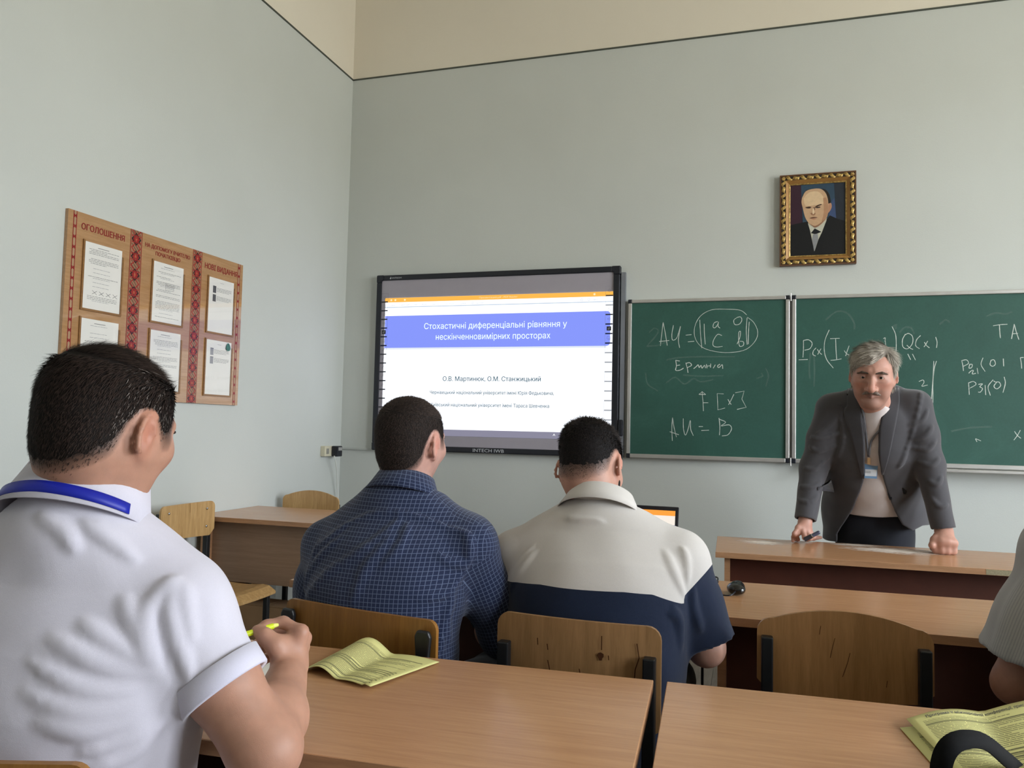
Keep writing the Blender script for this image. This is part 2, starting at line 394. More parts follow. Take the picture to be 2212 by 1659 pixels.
def chair(loc, rz, label, ply, wd=.38, ztop=.81, hb=.17, arch=0, posts='square', curve=.018, post_top=None, rcor=.03, seat_z=.45, lean=.05, group='school chairs', frame=METAL):
    """faces +y; backrest at y=-.19"""
    c = empty('school_chair', (loc[0], loc[1], 0), rz, label=label, cat='chair', group=group); w2 = wd/2; zb = ztop-arch-hb
    bp = ply_panel(round_rect(w2, zb, ztop-arch, rcor, arch), curve, .010).build('backrest', ply, c, smooth=False)
    bp.location = (0, -.19, 0)
    st = MB(); N = 10; ys = [-.17+.36*i/N for i in range(N+1)]
    for s_, dz in ((0, 0), (1, -.012)):
        for y in ys:
            t = (y+.17)/.36; z = seat_z-.02*math.sin(math.pi*min(1, t*1.1))*.6-(.03*max(0, (t-.8)/.2)**2)
            for x in (-w2, -w2*.5, 0, w2*.5, w2): st.v.append((x*(1-.05*t), y, z+dz-.004*(1-(x/w2)**2))); st.c.append((1, 1, 1))
    n1 = (N+1)*5
    for i in range(N):
        for j in range(4):
            a = i*5+j; st.f += [(a, a+1, a+6, a+5), (n1+a, n1+a+5, n1+a+6, n1+a+1)]; st.mi += [0, 0]
    for i in range(N):
        for j in (0, 4): a = i*5+j; st.f.append((a, a+5, n1+a+5, n1+a)); st.mi.append(0)
    for i in (0, N):
        for j in range(4): a = i*5+j; st.f.append((a, a+1, n1+a+1, n1+a)); st.mi.append(0)
    st.build('seat', ply, c, smooth=False)
    pw = .026; px = w2-.022; pt = post_top or ztop-arch-.05
    for s_ in (-1, 1):
        if posts == 'square':
            m = MB().bar((s_*px, -.205, 0), (s_*px, -.205, pt), pw, pw); m.build('rear_leg', frame, c, bevel=.003)
        else:
            MB().tube([(s_*px, -.26, 0), (s_*px, -.215, .40), (s_*px, -.207, zb-.01)], .011, 10).build('rear_leg', frame, c, smooth=True)
            # flattened paddle bracket with its rivet
            m = MB().prism([(s_*px-.014, zb-.03), (s_*px-.012, zb+.04), (s_*px-.020, zb+hb*.80), (s_*px-.014, zb+hb*.88), (s_*px+.014, zb+hb*.88), (s_*px+.020, zb+hb*.80), (s_*px+.012, zb+.04), (s_*px+.014, zb-.03)], 1, -.212, -.2)
            br = m.build('bracket', frame, c, bevel=.004); MB().sphere((s_*px, -.213, zb+hb*.42), (.006, .003, .006), 10, 6).build('rivet', CHROME, br, smooth=True)
        MB().bar((s_*px, .15, 0), (s_*px, .15, seat_z-.03), .024, .024).build('front_leg', frame, c, bevel=.003)
        MB().bar((s_*px, -.2, seat_z-.042), (s_*px, .15, seat_z-.042), .022, .022).build('seat_rail', frame, c)
        MB().bar((s_*px, -.19, .16), (s_*px, .14, .16), .018, .018).build('stretcher', frame, c)
    MB().bar((-px, .15, seat_z-.045), (px, .15, seat_z-.045), .02, .02).build('cross_bar', frame, c)
    return c, bp
def crack(bp, pts, wdt=.0022, curve=.018, w2=.19, yface=-.0006):
    m = MB()
    for (a, b) in zip(pts[:-1], pts[1:]):
        P = [(a[0]-wdt/2, a[1]), (a[0]+wdt/2, a[1]), (b[0]+wdt/2, b[1]), (b[0]-wdt/2, b[1])]
        m.poly([(x, yface-curve*(1-(x/w2)**2), z) for x, z in P])
    return m.build('wood_crack', KNOT, bp)
# chair of the man in the blue check shirt
chair((-.812, 1.780), R(-10), 'brown plywood chair with grey paddle brackets, under person in blue check shirt', PLY_A, wd=.42, ztop=.815, hb=.16, posts='paddle', curve=.012, rcor=.022)
c2, b2 = chair((-.36, 1.895), R(-2), 'knotty plywood chair under person in white and navy shirt', PLY_B, wd=.37, ztop=.812, hb=.235, curve=.016, post_top=.75)
for pts in ([(-.06, .72), (-.055, .70), (-.06, .68)], [(.012, .71), (.016, .69)], [(.06, .785), (.06, .755)], [(.135, .775), (.14, .745), (.132, .72), (.13, .69), (.124, .665)], [(-.085, .765), (-.084, .75)], [(-.062, .755), (-.06, .742)], [(.075, .745), (.076, .735)]): crack(b2, pts)
m = MB(); m.poly([(.058+.007*math.cos(a)*(1+.4*math.sin(3*a)), -.0165, .741+.009*math.sin(a)) for a in np.linspace(0, 5.9, 9)]); m.build('knot', KNOT, b2)
c3, b3 = chair((.198, 2.155), R(1.5), 'empty honey plywood chair with arched back and black square posts', PLY_C, wd=.378, ztop=.826, hb=.165, arch=.03, curve=.02, post_top=.755, rcor=.035)
for pts in ([(-.02, .765), (-.026, .74), (-.03, .72)], [(.012, .735), (.006, .71), (-.004, .68)], [(-.05, .79), (-.053, .77)], [(.09, .68), (.088, .665)]): crack(b3, pts, .0012, .02)
c4, b4 = chair((-2.36, 3.09), R(-90), 'light plywood chair with riveted back standing against the side wall', PLY_D, wd=.37, ztop=.835, hb=.155, curve=.010, post_top=.80, seat_z=.455)
for x, z in ((-.13, .80), (.13, .80), (-.13, .715), (.13, .715)): MB().sphere((x, .013-.010*(1-(x/.185)**2), z), (.006, .003, .006), 10, 6).build('rivet', CHROME, b4, smooth=True)
crack(b4, [(-.015, .835), (-.018, .81), (-.016, .79)], .0012, .010, .185, .0108)
chair((-2.455, 3.83), R(180), 'arched plywood chair behind the corner desk', PLY_D, wd=.37, ztop=.835, hb=.20, arch=.03, curve=.015, post_top=.76)
chair((-.978, .872), R(14), 'brown plywood chair that the person in white polo sits on', PLY_A, wd=.42, ztop=.83, hb=.16, curve=.012, rcor=.022)
# ============================================================ notice board on the side wall (plane x = XL+.016)
NBX = XL+.016
NB = empty('notice_board', (XL, 3.035, 1.315), label='wooden notice board with red embroidered bands and six paper pockets', cat='notice board')
NBO = np.array([XL, 3.035, 1.315])
def nb(y, z, off=.0004): return (NBX+off-NBO[0], y-NBO[1], z-NBO[2])
NBW = wood('notice_board_veneer', 'a2774c', 'b88d60', (20, 1.4, 20), 5, .10, .5, bump=.004, coat=1.0)
m = MB().box(.001, .016, 2.462-NBO[1], 3.609-NBO[1], 0, .772); m.build('panel', NBW, NB)
REDP = plain('red_print', '8e2f2c', .25, .4); 
STITCH = vcol('cross_stitch_print', .25, .4)
def band(y0, y1, cols, z0=1.315, z1=2.087, narrow=False):
    """cross-stitch ribbon printed as a grid of coloured squares"""
    m = MB(); c = (y1-y0)/cols; rows = int((z1-z0)/c); c2 = (z1-z0)/rows; per = 12 if narrow else cols+3
    m.ccur = 'a07458' if not narrow else 'b09070'; m.poly([nb(y, z, .0003) for y, z in ((y0, z0), (y1, z0), (y1, z1), (y0, z1))])
    h = (cols-1)/2
    for r in range(rows):
        q = abs(((r % per)-(per-1)/2))
        for k in range(cols):
            a = abs(k-h); s = a+q; col = None
            if narrow:
                col = '8e2626' if (abs(a-q) < 1.0 or a > h-.1) else ('2d2420' if q < .6 and a < .6 else None)
            elif a > h-.6: col = '8e2626'
            elif a > h-1.6: col = None
            elif q < .6 and a < 1.1: col = 'c05a3c'
            elif abs(a-q) < .6 and q < 5: col = 'a42a26'
            elif abs(s-5) < .6 or (abs(a-1.5) < .6 and q < 5): col = '8e2626'
            elif abs(s-7) < .6: col = '241f1d'
            elif abs(a-q-3) < .7 or abs(q-a-4) < .7: col = 'a42a26'
            elif (k*7+r*3) % 5 == 0: col = '3a2a24'
            if col:
                ya, za = y0+k*c, z1-(r+1)*c2; m.ccur = col
                m.poly([nb(y, z, .0006) for y, z in ((ya, za), (ya+c, za), (ya+c, za+c2), (ya, za+c2))])
    return m.build('embroidered_band', STITCH, NB, colors=True, fix=False)
band(2.488, 2.506, 5, narrow=True); band(3.566, 3.585, 5, narrow=True); band(2.798, 2.868, 19); band(3.208, 3.276, 19)
def nbtext(body, yc, z, wdt, h):
    link('heading', text_mesh(body, nb(yc, z, .0008), (0, 1, 0), (0, 0, 1), wdt, h, 'CENTER', 0, fat=.03), REDP, NB, kind='stuff')
nbtext('ОГОЛОШЕННЯ', 2.647, 2.019, .235, .026); nbtext('НА ДОПОМОГУ ВЧИТЕЛЮ', 3.037, 2.028, .30, .0185)
nbtext('ПОЧАТКІВЦЮ', 3.037, 2.000, .165, .0185); nbtext('НОВІ ВИДАННЯ', 3.43, 2.011, .263, .028)
PAPER = plain('white_paper', 'e9e7e2', .6, .3, var=.02); INK = plain('grey_ink', '5c5c60', .7, .2); INK2 = plain('pale_ink', '9a9aa0', .7, .2)
PLEXI = None
def plexi():
    k = NT('clear_acrylic'); tr = k.n('BsdfTransparent'); gl = k.n('BsdfGlossy'); gl.inputs['Roughness'].default_value = .02
    fr = k.n('Fresnel'); fr.inputs[0].default_value = 1.5; ge = k.n('NewGeometry'); mx = k.n('MixShader'); k.l(k.math('MULTIPLY', fr.outputs[0], k.math('SUBTRACT', 1.0, ge.outputs['Backfacing'])), mx.inputs[0])
    k.l(tr.outputs[0], mx.inputs[1]); k.l(gl.outputs[0], mx.inputs[2]); k.l(mx.outputs[0], k.t.nodes['Material Output'].inputs[0]); return k.m
PLEXI = plexi(); PKT = wood('pocket_edge_wood', '7d5631', '99703f', (20, 2, 20), 5, .3)
cols3 = [(2.549, 'under the first heading'), (2.941, 'in the middle column'), (3.331, 'in the column of new editions')]
for ci, (y0, where) in enumerate(cols3):
    for ri, ztop in enumerate((1.975, 1.650)):
        y1, z0 = y0+.205, ztop-.285
        f = MB()
        for a, b_, c, d in ((y0-.008, y0+.001, z0, ztop+.004), (y1-.001, y1+.007, z0, ztop-.03), (y0-.008, y1+.007, z0-.009, z0)):
            f.box(NBX-NBO[0], NBX+.006-NBO[0], a-NBO[1], b_-NBO[1], c-NBO[2], d-NBO[2])
        p = f.build('pocket', PKT, NB)
        g = MB(); n = 8; corner = [(y1-.028*(1-math.cos(a)), ztop-.028*math.sin(a)) for a in np.linspace(math.pi/2, 0, n)]
        g.prism([(y0-NBO[1], z0-NBO[2]), (y1-NBO[1], z0-NBO[2]), (y1-NBO[1], ztop-.03-NBO[2]), (y1-.03-NBO[1], ztop-NBO[2]), (y0-NBO[1], ztop-NBO[2])], 0, NBX+.0045-NBO[0], NBX+.006-NBO[0])
        g.build('acrylic_cover', PLEXI, p)
        row = 'upper' if ri == 0 else 'lower'
        sh = MB().box(0, .0012, .002, .203, 0, .283).build('paper_notice', PAPER, label='white printed sheet in the %s pocket %s' % (row, where), cat='sheet', group='printed sheets on the notice board')
        sh.location = (NBX+.0014, y0, z0)
        tx = MB(); tx2 = MB(); r = random.Random(ci*3+ri)
        def line(mb, a, b_, z, hh=.0016): mb.poly([(.0016, y, zz) for y, zz in ((a, z), (b_, z), (b_, z+hh), (a, z+hh))])
        def words_line(mb, a, b_, z):
            y = a
            while y < b_:
                wl = r.uniform(.006, .02); line(mb, y, min(y+wl, b_), z); y += wl+.003
        z = .255
        if ci < 2:
            line(tx, .07, .13, z+.01, .002)
            while z > .02:
                if r.random() < .25: words_line(tx2, .05, .14, z); z -= .011
                elif r.random() < .12: z -= .008
                else: words_line(tx, .025 if r.random() < .8 else .035, .185 if r.random() < .75 else .12, z)
                z -= .0065
                if ci == 0 and ri == 0 and .07 < z < .085: 
                    for q in range(4):
                        a, b_ = .05+q*.037, .075+q*.037
                        for (ya, za, yb, zb) in ((a, z, b_, z-.016), (a, z-.016, b_, z)):
                            tx.poly([(.0016, ya, za), (.0016, ya, za+.002), (.0016, yb, zb+.002), (.0016, yb, zb)])
                    z -= .025
            if ci == 1 and ri == 0:
                for q in range(5): line(tx, .085, .14, .19-q*.008, .0012)
                for y in (.085, .14): tx.poly([(.0016, a, c) for a, c in ((y, .158), (y+.0012, .158), (y+.0012, .192), (y, .192))])
        else:
            line(tx2, .09, .12, .262)
            for q, zz in enumerate((.215, .17)):
                (tx if ri == 0 else tx2).poly([(.0016, a, c) for a, c in ((.035, zz-.01), (.06, zz-.01), (.06, zz+.024), (.035, zz+.024))])
                tx.poly([(.0017, a, c) for a, c in ((.035, zz+.024), (.06, zz+.024), (.06, zz+.027), (.035, zz+.027))])
                for e in range(4): words_line(tx, .066, .185-.02*(e == 3), zz+.018-e*.006)
        
        for t_, i_ in ((tx, INK), (tx2, INK2)):
            if t_.f: t_.build('print', i_, sh, fix=False, kind='stuff')
m = MB(); m.prism([(3.503-NBO[1]+.018*math.sin(a)*(1-.35*math.cos(a)), 1.623-NBO[2]+.021*math.cos(a)) for a in np.linspace(0, 2*math.pi, 14)[:-1]], 0, .0225, .0232)
m.build('leaf_sticker', plain('green_sticker', '2f6b5c', .3, var=.4, vs=60), NB)

# ============================================================ interactive whiteboard
WBY = 4.73
WB = empty('interactive_whiteboard', (-1.61, YF, 1.058), label='black-framed interactive whiteboard showing a projected title slide', cat='whiteboard')
WO = np.array([-1.61, YF, 1.058])
def wbp(x, z, off=0): return (x-WO[0], WBY-off-WO[1], z-WO[2])
BLK = plain('black_plastic', '171a24', .35, .5)
X0, X1, Z0, Z1 = -2.440, -.781, 1.058, 2.238
xi0, xi1, zi0, zi1 = -2.404, -.822, 1.094, 2.202
for nm, a, b_, c, d in (('frame_rail', X0+.05, X1-.05, zi1, Z1), ('frame_rail', X0+.05, X1-.05, Z0, zi0), ('frame_rail', X0, xi0, Z0+.05, Z1-.05), ('frame_rail', xi1, X1, Z0+.05, Z1-.05)):
    MB().box(a-WO[0], b_-WO[0], 4.722-WO[1], -.001, c-WO[2], d-WO[2]).build(nm, BLK, WB, bevel=.006)
for sx, sz in ((0, 0), (1, 0), (0, 1), (1, 1)):
    xa, xb = (X0-.002, X0+.052) if not sx else (X1-.052, X1+.002); za, zb = (Z0-.002, Z0+.052) if not sz else (Z1-.052, Z1+.002)
    o = [(xa, za), (xb, za), (xb, zb), (xa, zb)]
    xin = xi0 if not sx else xi1; zin = zi0 if not sz else zi1
    xo, zo = (xa if not sx else xb), (za if not sz else zb); xf, zf = (xb if not sx else xa), (zb if not sz else za)
    MB().prism([(p-WO[0], q-WO[2]) for p, q in ((xo, zo), (xf, zo), (xf, zin), (xin, zin), (xin, zf), (xo, zf))], 1, 4.720-WO[1], -.001).build('corner_cap', BLK, WB, bevel=.008)
SURF = plain('whiteboard_surface', 'a5a0aa', .45, .4, var=.02)
scr = MB().box(xi0-WO[0], xi1-WO[0], 4.732-WO[1], -.001, zi0-WO[2], zi1-WO[2]).build('writing_surface', SURF, WB)
ES = 1.0
E_WHITE = emit('slide_white', 'f4f8ff', 1.2*ES); E_BLUE = emit('slide_blue', '7f8fee', .98*ES); E_OR = emit('slide_orange', 'f5b44c', .95*ES)
E_TASK = emit('slide_taskbar', 'a19fb6', .62*ES); E_LINE = emit('slide_grey_line', 'bccbdc', .9*ES); E_TXT = emit('slide_teal_text', '6a90a1', .45*ES); E_TW = emit('slide_title_text', 'e4f6ff', 1.1*ES)
E_MENU = emit('slide_menu_text', '9aa4b4', .7*ES)
img = empty('projected_slide', (0, 0, 0)); img.parent = WB
def slide(name, mat, x0, x1, z0, z1, off):
    return MB().poly([wbp(x0, z0, off), wbp(x1, z0, off), wbp(x1, z1, off), wbp(x0, z1, off)]).build(name, mat, img)
slide('slide_page', E_WHITE, -2.374, -.8225, 1.205, 2.082, .0006)
slide('window_title_bar', E_OR, -2.376, -.8225, 2.052, 2.082, .0010)
slide('toolbar_line', E_LINE, -2.374, -.8225, 2.016, 2.0215, .0010)
m = MB(); rr = .02; pts = [(-2.372, 1.744), (-2.372, 1.960)]
pts += [(-.838-rr+rr*math.sin(a), 1.960-rr+rr*math.cos(a)) for a in np.linspace(0, math.pi/2, 6)]+[(-.838-rr+rr*math.cos(a), 1.744+rr-rr*math.sin(a)) for a in np.linspace(0, math.pi/2, 6)]
m.poly([wbp(x, z, .0010) for x, z in pts]); m.build('title_banner', E_BLUE, img)
slide('banner_shadow', emit('slide_shadow', 'd6dde8', 1.0*ES), -2.372, -.86, 1.732, 1.744, .0009)
slide('taskbar', E_TASK, -2.372, -.8225, 1.163, 1.204, .0009)
def wtext(body, x, z, wdt, h, mat, align='LEFT', bold=0, fat=0, parent=img, off=.0015, name='lettering'):
    return link(name, text_mesh(body, wbp(x, z, off), (1, 0, 0), (0, 0, 1), wdt, h, align, bold, fat), mat, parent, kind='stuff')
wtext('Стохастичні диференціальні рівняння у', -2.084, 1.867, .972, .040, E_TW)
wtext('нескінченновимірних просторах', -1.998, 1.795, .780, .040, E_TW)
wtext('О.В. Мартинюк, О.М. Станжицький', -1.941, 1.523, .667, .030, E_TXT, fat=.018)
wtext('Чернівецький національний університет імені Юрія Федьковича,', -2.030, 1.437, .842, .0225, E_TXT, fat=.018)
wtext('Київський національний університет імені Тараса Шевченка', -2.020, 1.356, .803, .0225, E_TXT, fat=.018)
for s_, x in (('Главная', -2.345), ('Комментарий', -2.27), ('Вид', -2.16), ('Форма', -2.105), ('Защитить', -2.035), ('Поделиться', -1.945), ('Справка', -1.84), ('Подробнее', -1.73)): wtext(s_, x, 2.029, None, .0085, E_MENU)
wtext('Презентация.pdf - PDF Reader', -1.70, 2.062, .26, .0095, emit('slide_bar_text', 'fbe2b8', 1.0*ES)); wtext('Найти', -.955, 2.030, None, .009, E_MENU)
wtext('^', -1.19, 1.172, .016, .024, emit('slide_white_mark', 'ffffff', 1.0*ES))
for x in (-2.33, -2.30, -2.23, -.94): 
    m = MB(); m.poly([wbp(x+.007*math.cos(a), 2.067+.007*math.sin(a), .0014) for a in np.linspace(0, 6.28, 9)[:-1]]); m.build('toolbar_icon', emit('slide_bar_text', 'fbe2b8', 1.0*ES), img)
for x in (-1.745, -.975, -1.02):
    m = MB()
    for a in np.linspace(0, 2*math.pi, 9)[:-1]: m.poly([wbp(x+r_*math.cos(t), 2.034+r_*math.sin(t), .0014) for r_, t in ((.008, a), (.008, a+.79), (.0062, a+.79), (.0062, a))])
    m.build('toolbar_icon', E_MENU, img)
# printed icon strips on both sides of the surface
ICON = plain('icon_print', '23242c', .5); ICONG = plain('icon_caption', '2f3038', .5); ICOND = plain('icon_line_print', '6f7078', .5)
PALE_E = emit('lit_icon_caption', 'a9adb4', .75*ES); PALE_L = emit('lit_icon_outline', 'c3c7cc', .95*ES); DARKB = emit('icon_on_blue', '1c2350', .25*ES)
def glyph(kind, x, z, s):
    """outlined pictogram as thin strips"""
    L = {'page': [[(-.6, -.9), (-.6, .9), (.2, .9), (.6, .4), (.6, -.9), (-.6, -.9)]], 'up': [[(-.9, -.2), (0, .9), (.9, -.2), (.4, -.2), (.4, -.9), (-.4, -.9), (-.4, -.2), (-.9, -.2)]],
         'right': [[(.9, 0), (.1, .8), (.1, .35), (-.8, .35), (-.8, -.35), (.1, -.35), (.1, -.8), (.9, 0)]], 'left': [[(-.9, 0), (-.1, .8), (-.1, .35), (.8, .35), (.8, -.35), (-.1, -.35), (-.1, -.8), (-.9, 0)]],
         'win': [[(-.9, -.6), (-.9, .8), (.9, .8), (.9, -.6), (-.9, -.6)], [(.1, -.9), (.1, 0), (.9, 0), (.9, -.9), (.1, -.9)]], 'pen': [[(-.7, -.9), (-.4, -.2), (.5, .9), (.8, .6), (-.1, -.4), (-.7, -.9)], [(-.6, -.9), (-.1, -.95)]],
         'eraser': [[(-.8, -.3), (.2, .8), (.8, .3), (-.1, -.8), (-.8, -.3)], [(-.4, .1), (.3, -.4)]], 'sq': [[(-.6, -.6), (-.6, .6), (.6, .6), (.6, -.6), (-.6, -.6)]], 'lens': [[(.5*math.cos(t)-.2, .5*math.sin(t)+.2) for t in np.linspace(0, 6.3, 9)], [(.2, -.2), (.8, -.8)]]}[kind]
    m = MB(); wd = .0011
    for pl in L:
        for (a, b_), (c, d) in zip(pl[:-1], pl[1:]):
            p, q = np.array([x+a*s, z+b_*s]), np.array([x+c*s, z+d*s]); t = (q-p)/max(1e-6, np.linalg.norm(q-p)); nn = np.array([-t[1], t[0]])*wd/2
            m.poly([wbp(*r_, .0024) for r_ in (p-nn, q-nn, q+nn, p+nn)])
    return m
kinds = ['up', 'page', 'left', 'right', None, 'win', 'pen', 'pen', 'pen', 'pen', 'eraser', 'lens', 'sq', 'sq']
for side, xc in (('L', -2.378), ('R', -.846)):
    z = 2.088; dz = .0592
    for i in range(14):
        zc = z-i*dz; onwhite = (1.205 < zc < 1.735 or 1.97 < zc < 2.05); onblue = 1.744 < zc < 1.96
        half = .0225
        MB().poly([wbp(xc-half, zc-.0355, .0022), wbp(xc+half, zc-.0355, .0022), wbp(xc+half, zc-.0275, .0022), wbp(xc-half, zc-.0275, .0022)]).build('icon_caption', PALE_E if (onwhite and side == 'R') else (DARKB if onblue else ICONG), scr)
        if kinds[i]: glyph(kinds[i], xc, zc, .011).build('icon', PALE_L if (onwhite and side == 'R') else ICOND, scr, fix=False)
        else:
            MB().poly([wbp(xc-.014, zc-.013, .0022), wbp(xc+.014, zc-.013, .0022), wbp(xc+.014, zc+.013, .0022), wbp(xc-.014, zc+.013, .0022)]).build('icon', ICON, scr)
            glyph('eraser', xc, zc, .009).build('icon', plain('icon_white', 'c9cbd4', .5), scr, fix=False)
    fr_ = MB()
    for xx in (xc-.0235, xc+.0235): fr_.poly([wbp(xx-.0005, z-.0355-13*dz, .0020), wbp(xx+.0005, z-.0355-13*dz, .0020), wbp(xx+.0005, z+.026, .0020), wbp(xx-.0005, z+.026, .0020)])
    fr_.poly([wbp(xc-.0235, z+.025, .0020), wbp(xc+.0235, z+.025, .0020), wbp(xc+.0235, z+.026, .0020), wbp(xc-.0235, z+.026, .0020)]); fr_.build('icon_strip_border', ICOND if side == 'L' else plain('icon_border_pale', '9a9ba6', .5), scr, fix=False)
SILV = plain('silver_print', 'c8ccd2', .3, .5)
wtext('INTECH IWB', -1.716, 1.0655, .210, .022, SILV, parent=WB, off=.0085, bold=.01, name='brand_lettering'); wtext('INTECH', -2.325, 2.2125, .068, .010, SILV, parent=WB, off=.0085, name='brand_lettering')
m = MB()
for c_, r_ in (((-2.335, 2.222), .004), ((-2.337, 2.214), .006)): m.poly([wbp(c_[0]+r_*math.cos(a), c_[1]+r_*.7*math.sin(a), .0085) for a in np.linspace(0, 6.28, 8)[:-1]])
m.build('brand_emblem', SILV, WB)
MB().box(-.779-WO[0], -.752-WO[0], 4.715-WO[1], -.001, 1.19-WO[2], 1.29-WO[2]).build('pen_holder', BLK, WB, bevel=.006)
MB().box(-.775-WO[0], -.748-WO[0], 4.735-WO[1], -.001, 1.06-WO[2], 2.2-WO[2]).build('side_spill', plain('spill_grey', '8f939e', .35, .5, .6), WB)  # side edge of the board, greyed to stand in for projector spill

# ============================================================ chalkboard
BBO = np.array([.21, YF, 1.062]); BBY = 4.735
BB = empty('chalkboard', tuple(BBO), label='green chalkboard in aluminium frame covered with chalk formulas', cat='chalkboard')
def bbp(x, z, off=.0006): return (x-BBO[0], BBY-off-BBO[1], z-BBO[2])
def green():
    k = NT('green_board'); v = k.coords((1, 1, 1)); f = k.noise(v, 2.2, 7, .7, .6); g = k.noise(v, 90, 4)
    k.col(k.mix(k.math('MULTIPLY', g, .25), k.ramp(f, [(.3, '274d44'), (.55, '2c554b'), (.8, '3d665b')]), '4a7066')); k.set(.5, .35); k.bump(g, .06, .001); return k.m
GREEN = green(); ALU = plain('aluminium_rail', 'c9c7c4', .35, .5, .75)
BX = [(-.727, .205), (.219, 2.10), (2.114, 3.05)]; BZ0, BZ1 = 1.062, 2.024
for x0, x1 in BX:
    p = MB().box(x0+.012-BBO[0], x1-.012-BBO[0], BBY-BBO[1], -.001, BZ0+.014-BBO[2], BZ1-.012-BBO[2]).build('board_panel', GREEN, BB)
    for a, b_, c, d in ((x0+.02, x1-.02, BZ1-.020, BZ1), (x0+.02, x1-.02, BZ0, BZ0+.024), (x0, x0+.021, BZ0+.024, BZ1-.020), (x1-.021, x1, BZ0+.024, BZ1-.020)):
        MB().box(a-BBO[0], b_-BBO[0], BBY-.012-BBO[1], -.0005, c-BBO[2], d-BBO[2]).build('frame_rail', ALU, BB, bevel=.003)
    for a, b_ in ((x0-.002, x0+.022), (x1-.022, x1+.002)):
        for c, d in ((BZ0-.002, BZ0+.025), (BZ1-.022, BZ1+.003)): MB().box(a-BBO[0], b_-BBO[0], BBY-.0135-BBO[1], -.0005, c-BBO[2], d-BBO[2]).build('corner_cap', BLK, BB, bevel=.004)
for z in (BZ0+.005, BZ1-.01): MB().tube([(.212-BBO[0], BBY-.016-BBO[1], z-.022-BBO[2]), (.212-BBO[0], BBY-.016-BBO[1], z+.024-BBO[2])], .003, 8).build('hinge_pin', ALU, BB)
MB().box(.30-BBO[0], 2.05-BBO[0], BBY-.075-BBO[1], BBY-.012-BBO[1], BZ0-.02-BBO[2], BZ0-.004-BBO[2]).build('chalk_tray', ALU, BB, bevel=.003)
def chalk():
    k = NT('chalk_line'); v = k.coords(); f = k.noise(v, 420, 3); k.col('dfe6df'); k.set(.9, .1)
    k.l(k.ramp(f, [(.30, (.35, .35, .35)), (.50, (.9, .9, .9))]), k.b.inputs['Alpha']); return k.m
CHALK = chalk(); FAINT = NT('faint_chalk'); FAINT.col('b9c9c0'); FAINT.set(.9, .1); FAINT.b.inputs['Alpha'].default_value = .09; FAINT = FAINT.m
def smooth_line(pts, n=4):
    if len(pts) < 3: return [np.array(p, float) for p in pts]
    P = [np.array(p, float) for p in pts]; P = [2*P[0]-P[1]]+P+[2*P[-1]-P[-2]]; out = []
    for i in range(1, len(P)-2):
        for j in range(n):
            t = j/n; a, b_, c, d = P[i-1], P[i], P[i+1], P[i+2]
            out.append(.5*((2*b_)+(-a+c)*t+(2*a-5*b_+4*c-d)*t*t+(-a+3*b_-3*c+d)*t**3))
    return out+[P[-2]]
def strokes(name, lines, ox, oy, k, mat=CHALK, wd=.0038, sharp=False):
    r = random.Random(len(lines))
    for L in lines:
        m = MB(); pts = [onY(ox+a/k, oy+b_/k, BBY) for a, b_ in (L if sharp else smooth_line(L))]; pts = [np.array([p[0], p[2]]) for p in pts]
        prev = None
        for i, p in enumerate(pts):
            t = pts[min(i+1, len(pts)-1)]-pts[max(i-1, 0)]; t = t/max(1e-6, np.linalg.norm(t)); n_ = np.array([-t[1], t[0]])*wd*.5*r.uniform(.75, 1.15)
            cur = (p-n_, p+n_)
            if prev is not None: m.poly([bbp(*q, .0008) for q in (prev[0], cur[0], cur[1], prev[1])])
            prev = cur
        m.build('chalk_stroke' if mat is CHALK else 'erased_stroke', mat, BB, fix=False)
# traced from the writing on the left wing (zoom 4.045x at 1340,600)
strokes('chalk_formula', [[(350, 595), (374, 390)], [(374, 390), (392, 480), (410, 592)], [(340, 557), (428, 548)], [(464, 415), (450, 500), (458, 545), (490, 530), (510, 480), (526, 424), (508, 540), (518, 612)],
    [(572, 502), (622, 497)], [(590, 560), (645, 555)], [(694, 368), (700, 480), (712, 615)], [(733, 402), (735, 490), (742, 582)],
    [(850, 382), (820, 395), (810, 430), (830, 436), (852, 405), (858, 385), (855, 425), (872, 440)], [(1025, 345), (992, 370), (1000, 408), (1040, 405), (1062, 370), (1050, 342), (1020, 347)],
    [(888, 505), (850, 495), (815, 545), (810, 590), (840, 605), (893, 600)], [(1020, 580), (1045, 520), (1050, 470), (1035, 480), (1035, 560), (1045, 600), (1075, 590), (1075, 560), (1045, 555)],
    [(1108, 350), (1100, 460), (1108, 585)], [(1126, 385), (1120, 480), (1118, 580)]], 1340, 600, 4.045)
strokes('chalk_circle', [[(1105, 325), (1050, 285), (940, 275), (800, 280), (700, 335), (650, 430), (655, 530), (720, 610), (850, 648), (980, 652), (1100, 625), (1180, 550), (1200, 470), (1165, 390), (1110, 345)]], 1340, 600, 4.045, wd=.003)
strokes('chalk_word', [[(482, 722), (520, 728)], [(484, 722), (490, 770), (484, 808), (520, 808), (552, 790)], [(490, 768), (522, 762)], [(572, 742), (585, 790), (592, 830)], [(575, 748), (605, 742), (622, 765), (585, 785)], [(640, 795), (665, 775), (680, 760), (690, 785), (705, 765), (715, 790), (735, 765), (745, 790)], [(752, 755), (758, 790)], [(790, 750), (788, 785)], [(755, 772), (792, 768)], [(830, 760), (812, 790)], [(870, 755), (850, 770), (862, 785), (890, 760), (895, 795)]], 1340, 600, 4.045, wd=.0045)
strokes('chalk_formula', [[(714, 992), (722, 1080), (726, 1165)], [(686, 1020), (716, 996), (745, 1020)], [(690, 1020), (748, 1020)], [(722, 1092), (768, 1092)]], 1340, 600, 4.045, sharp=True)
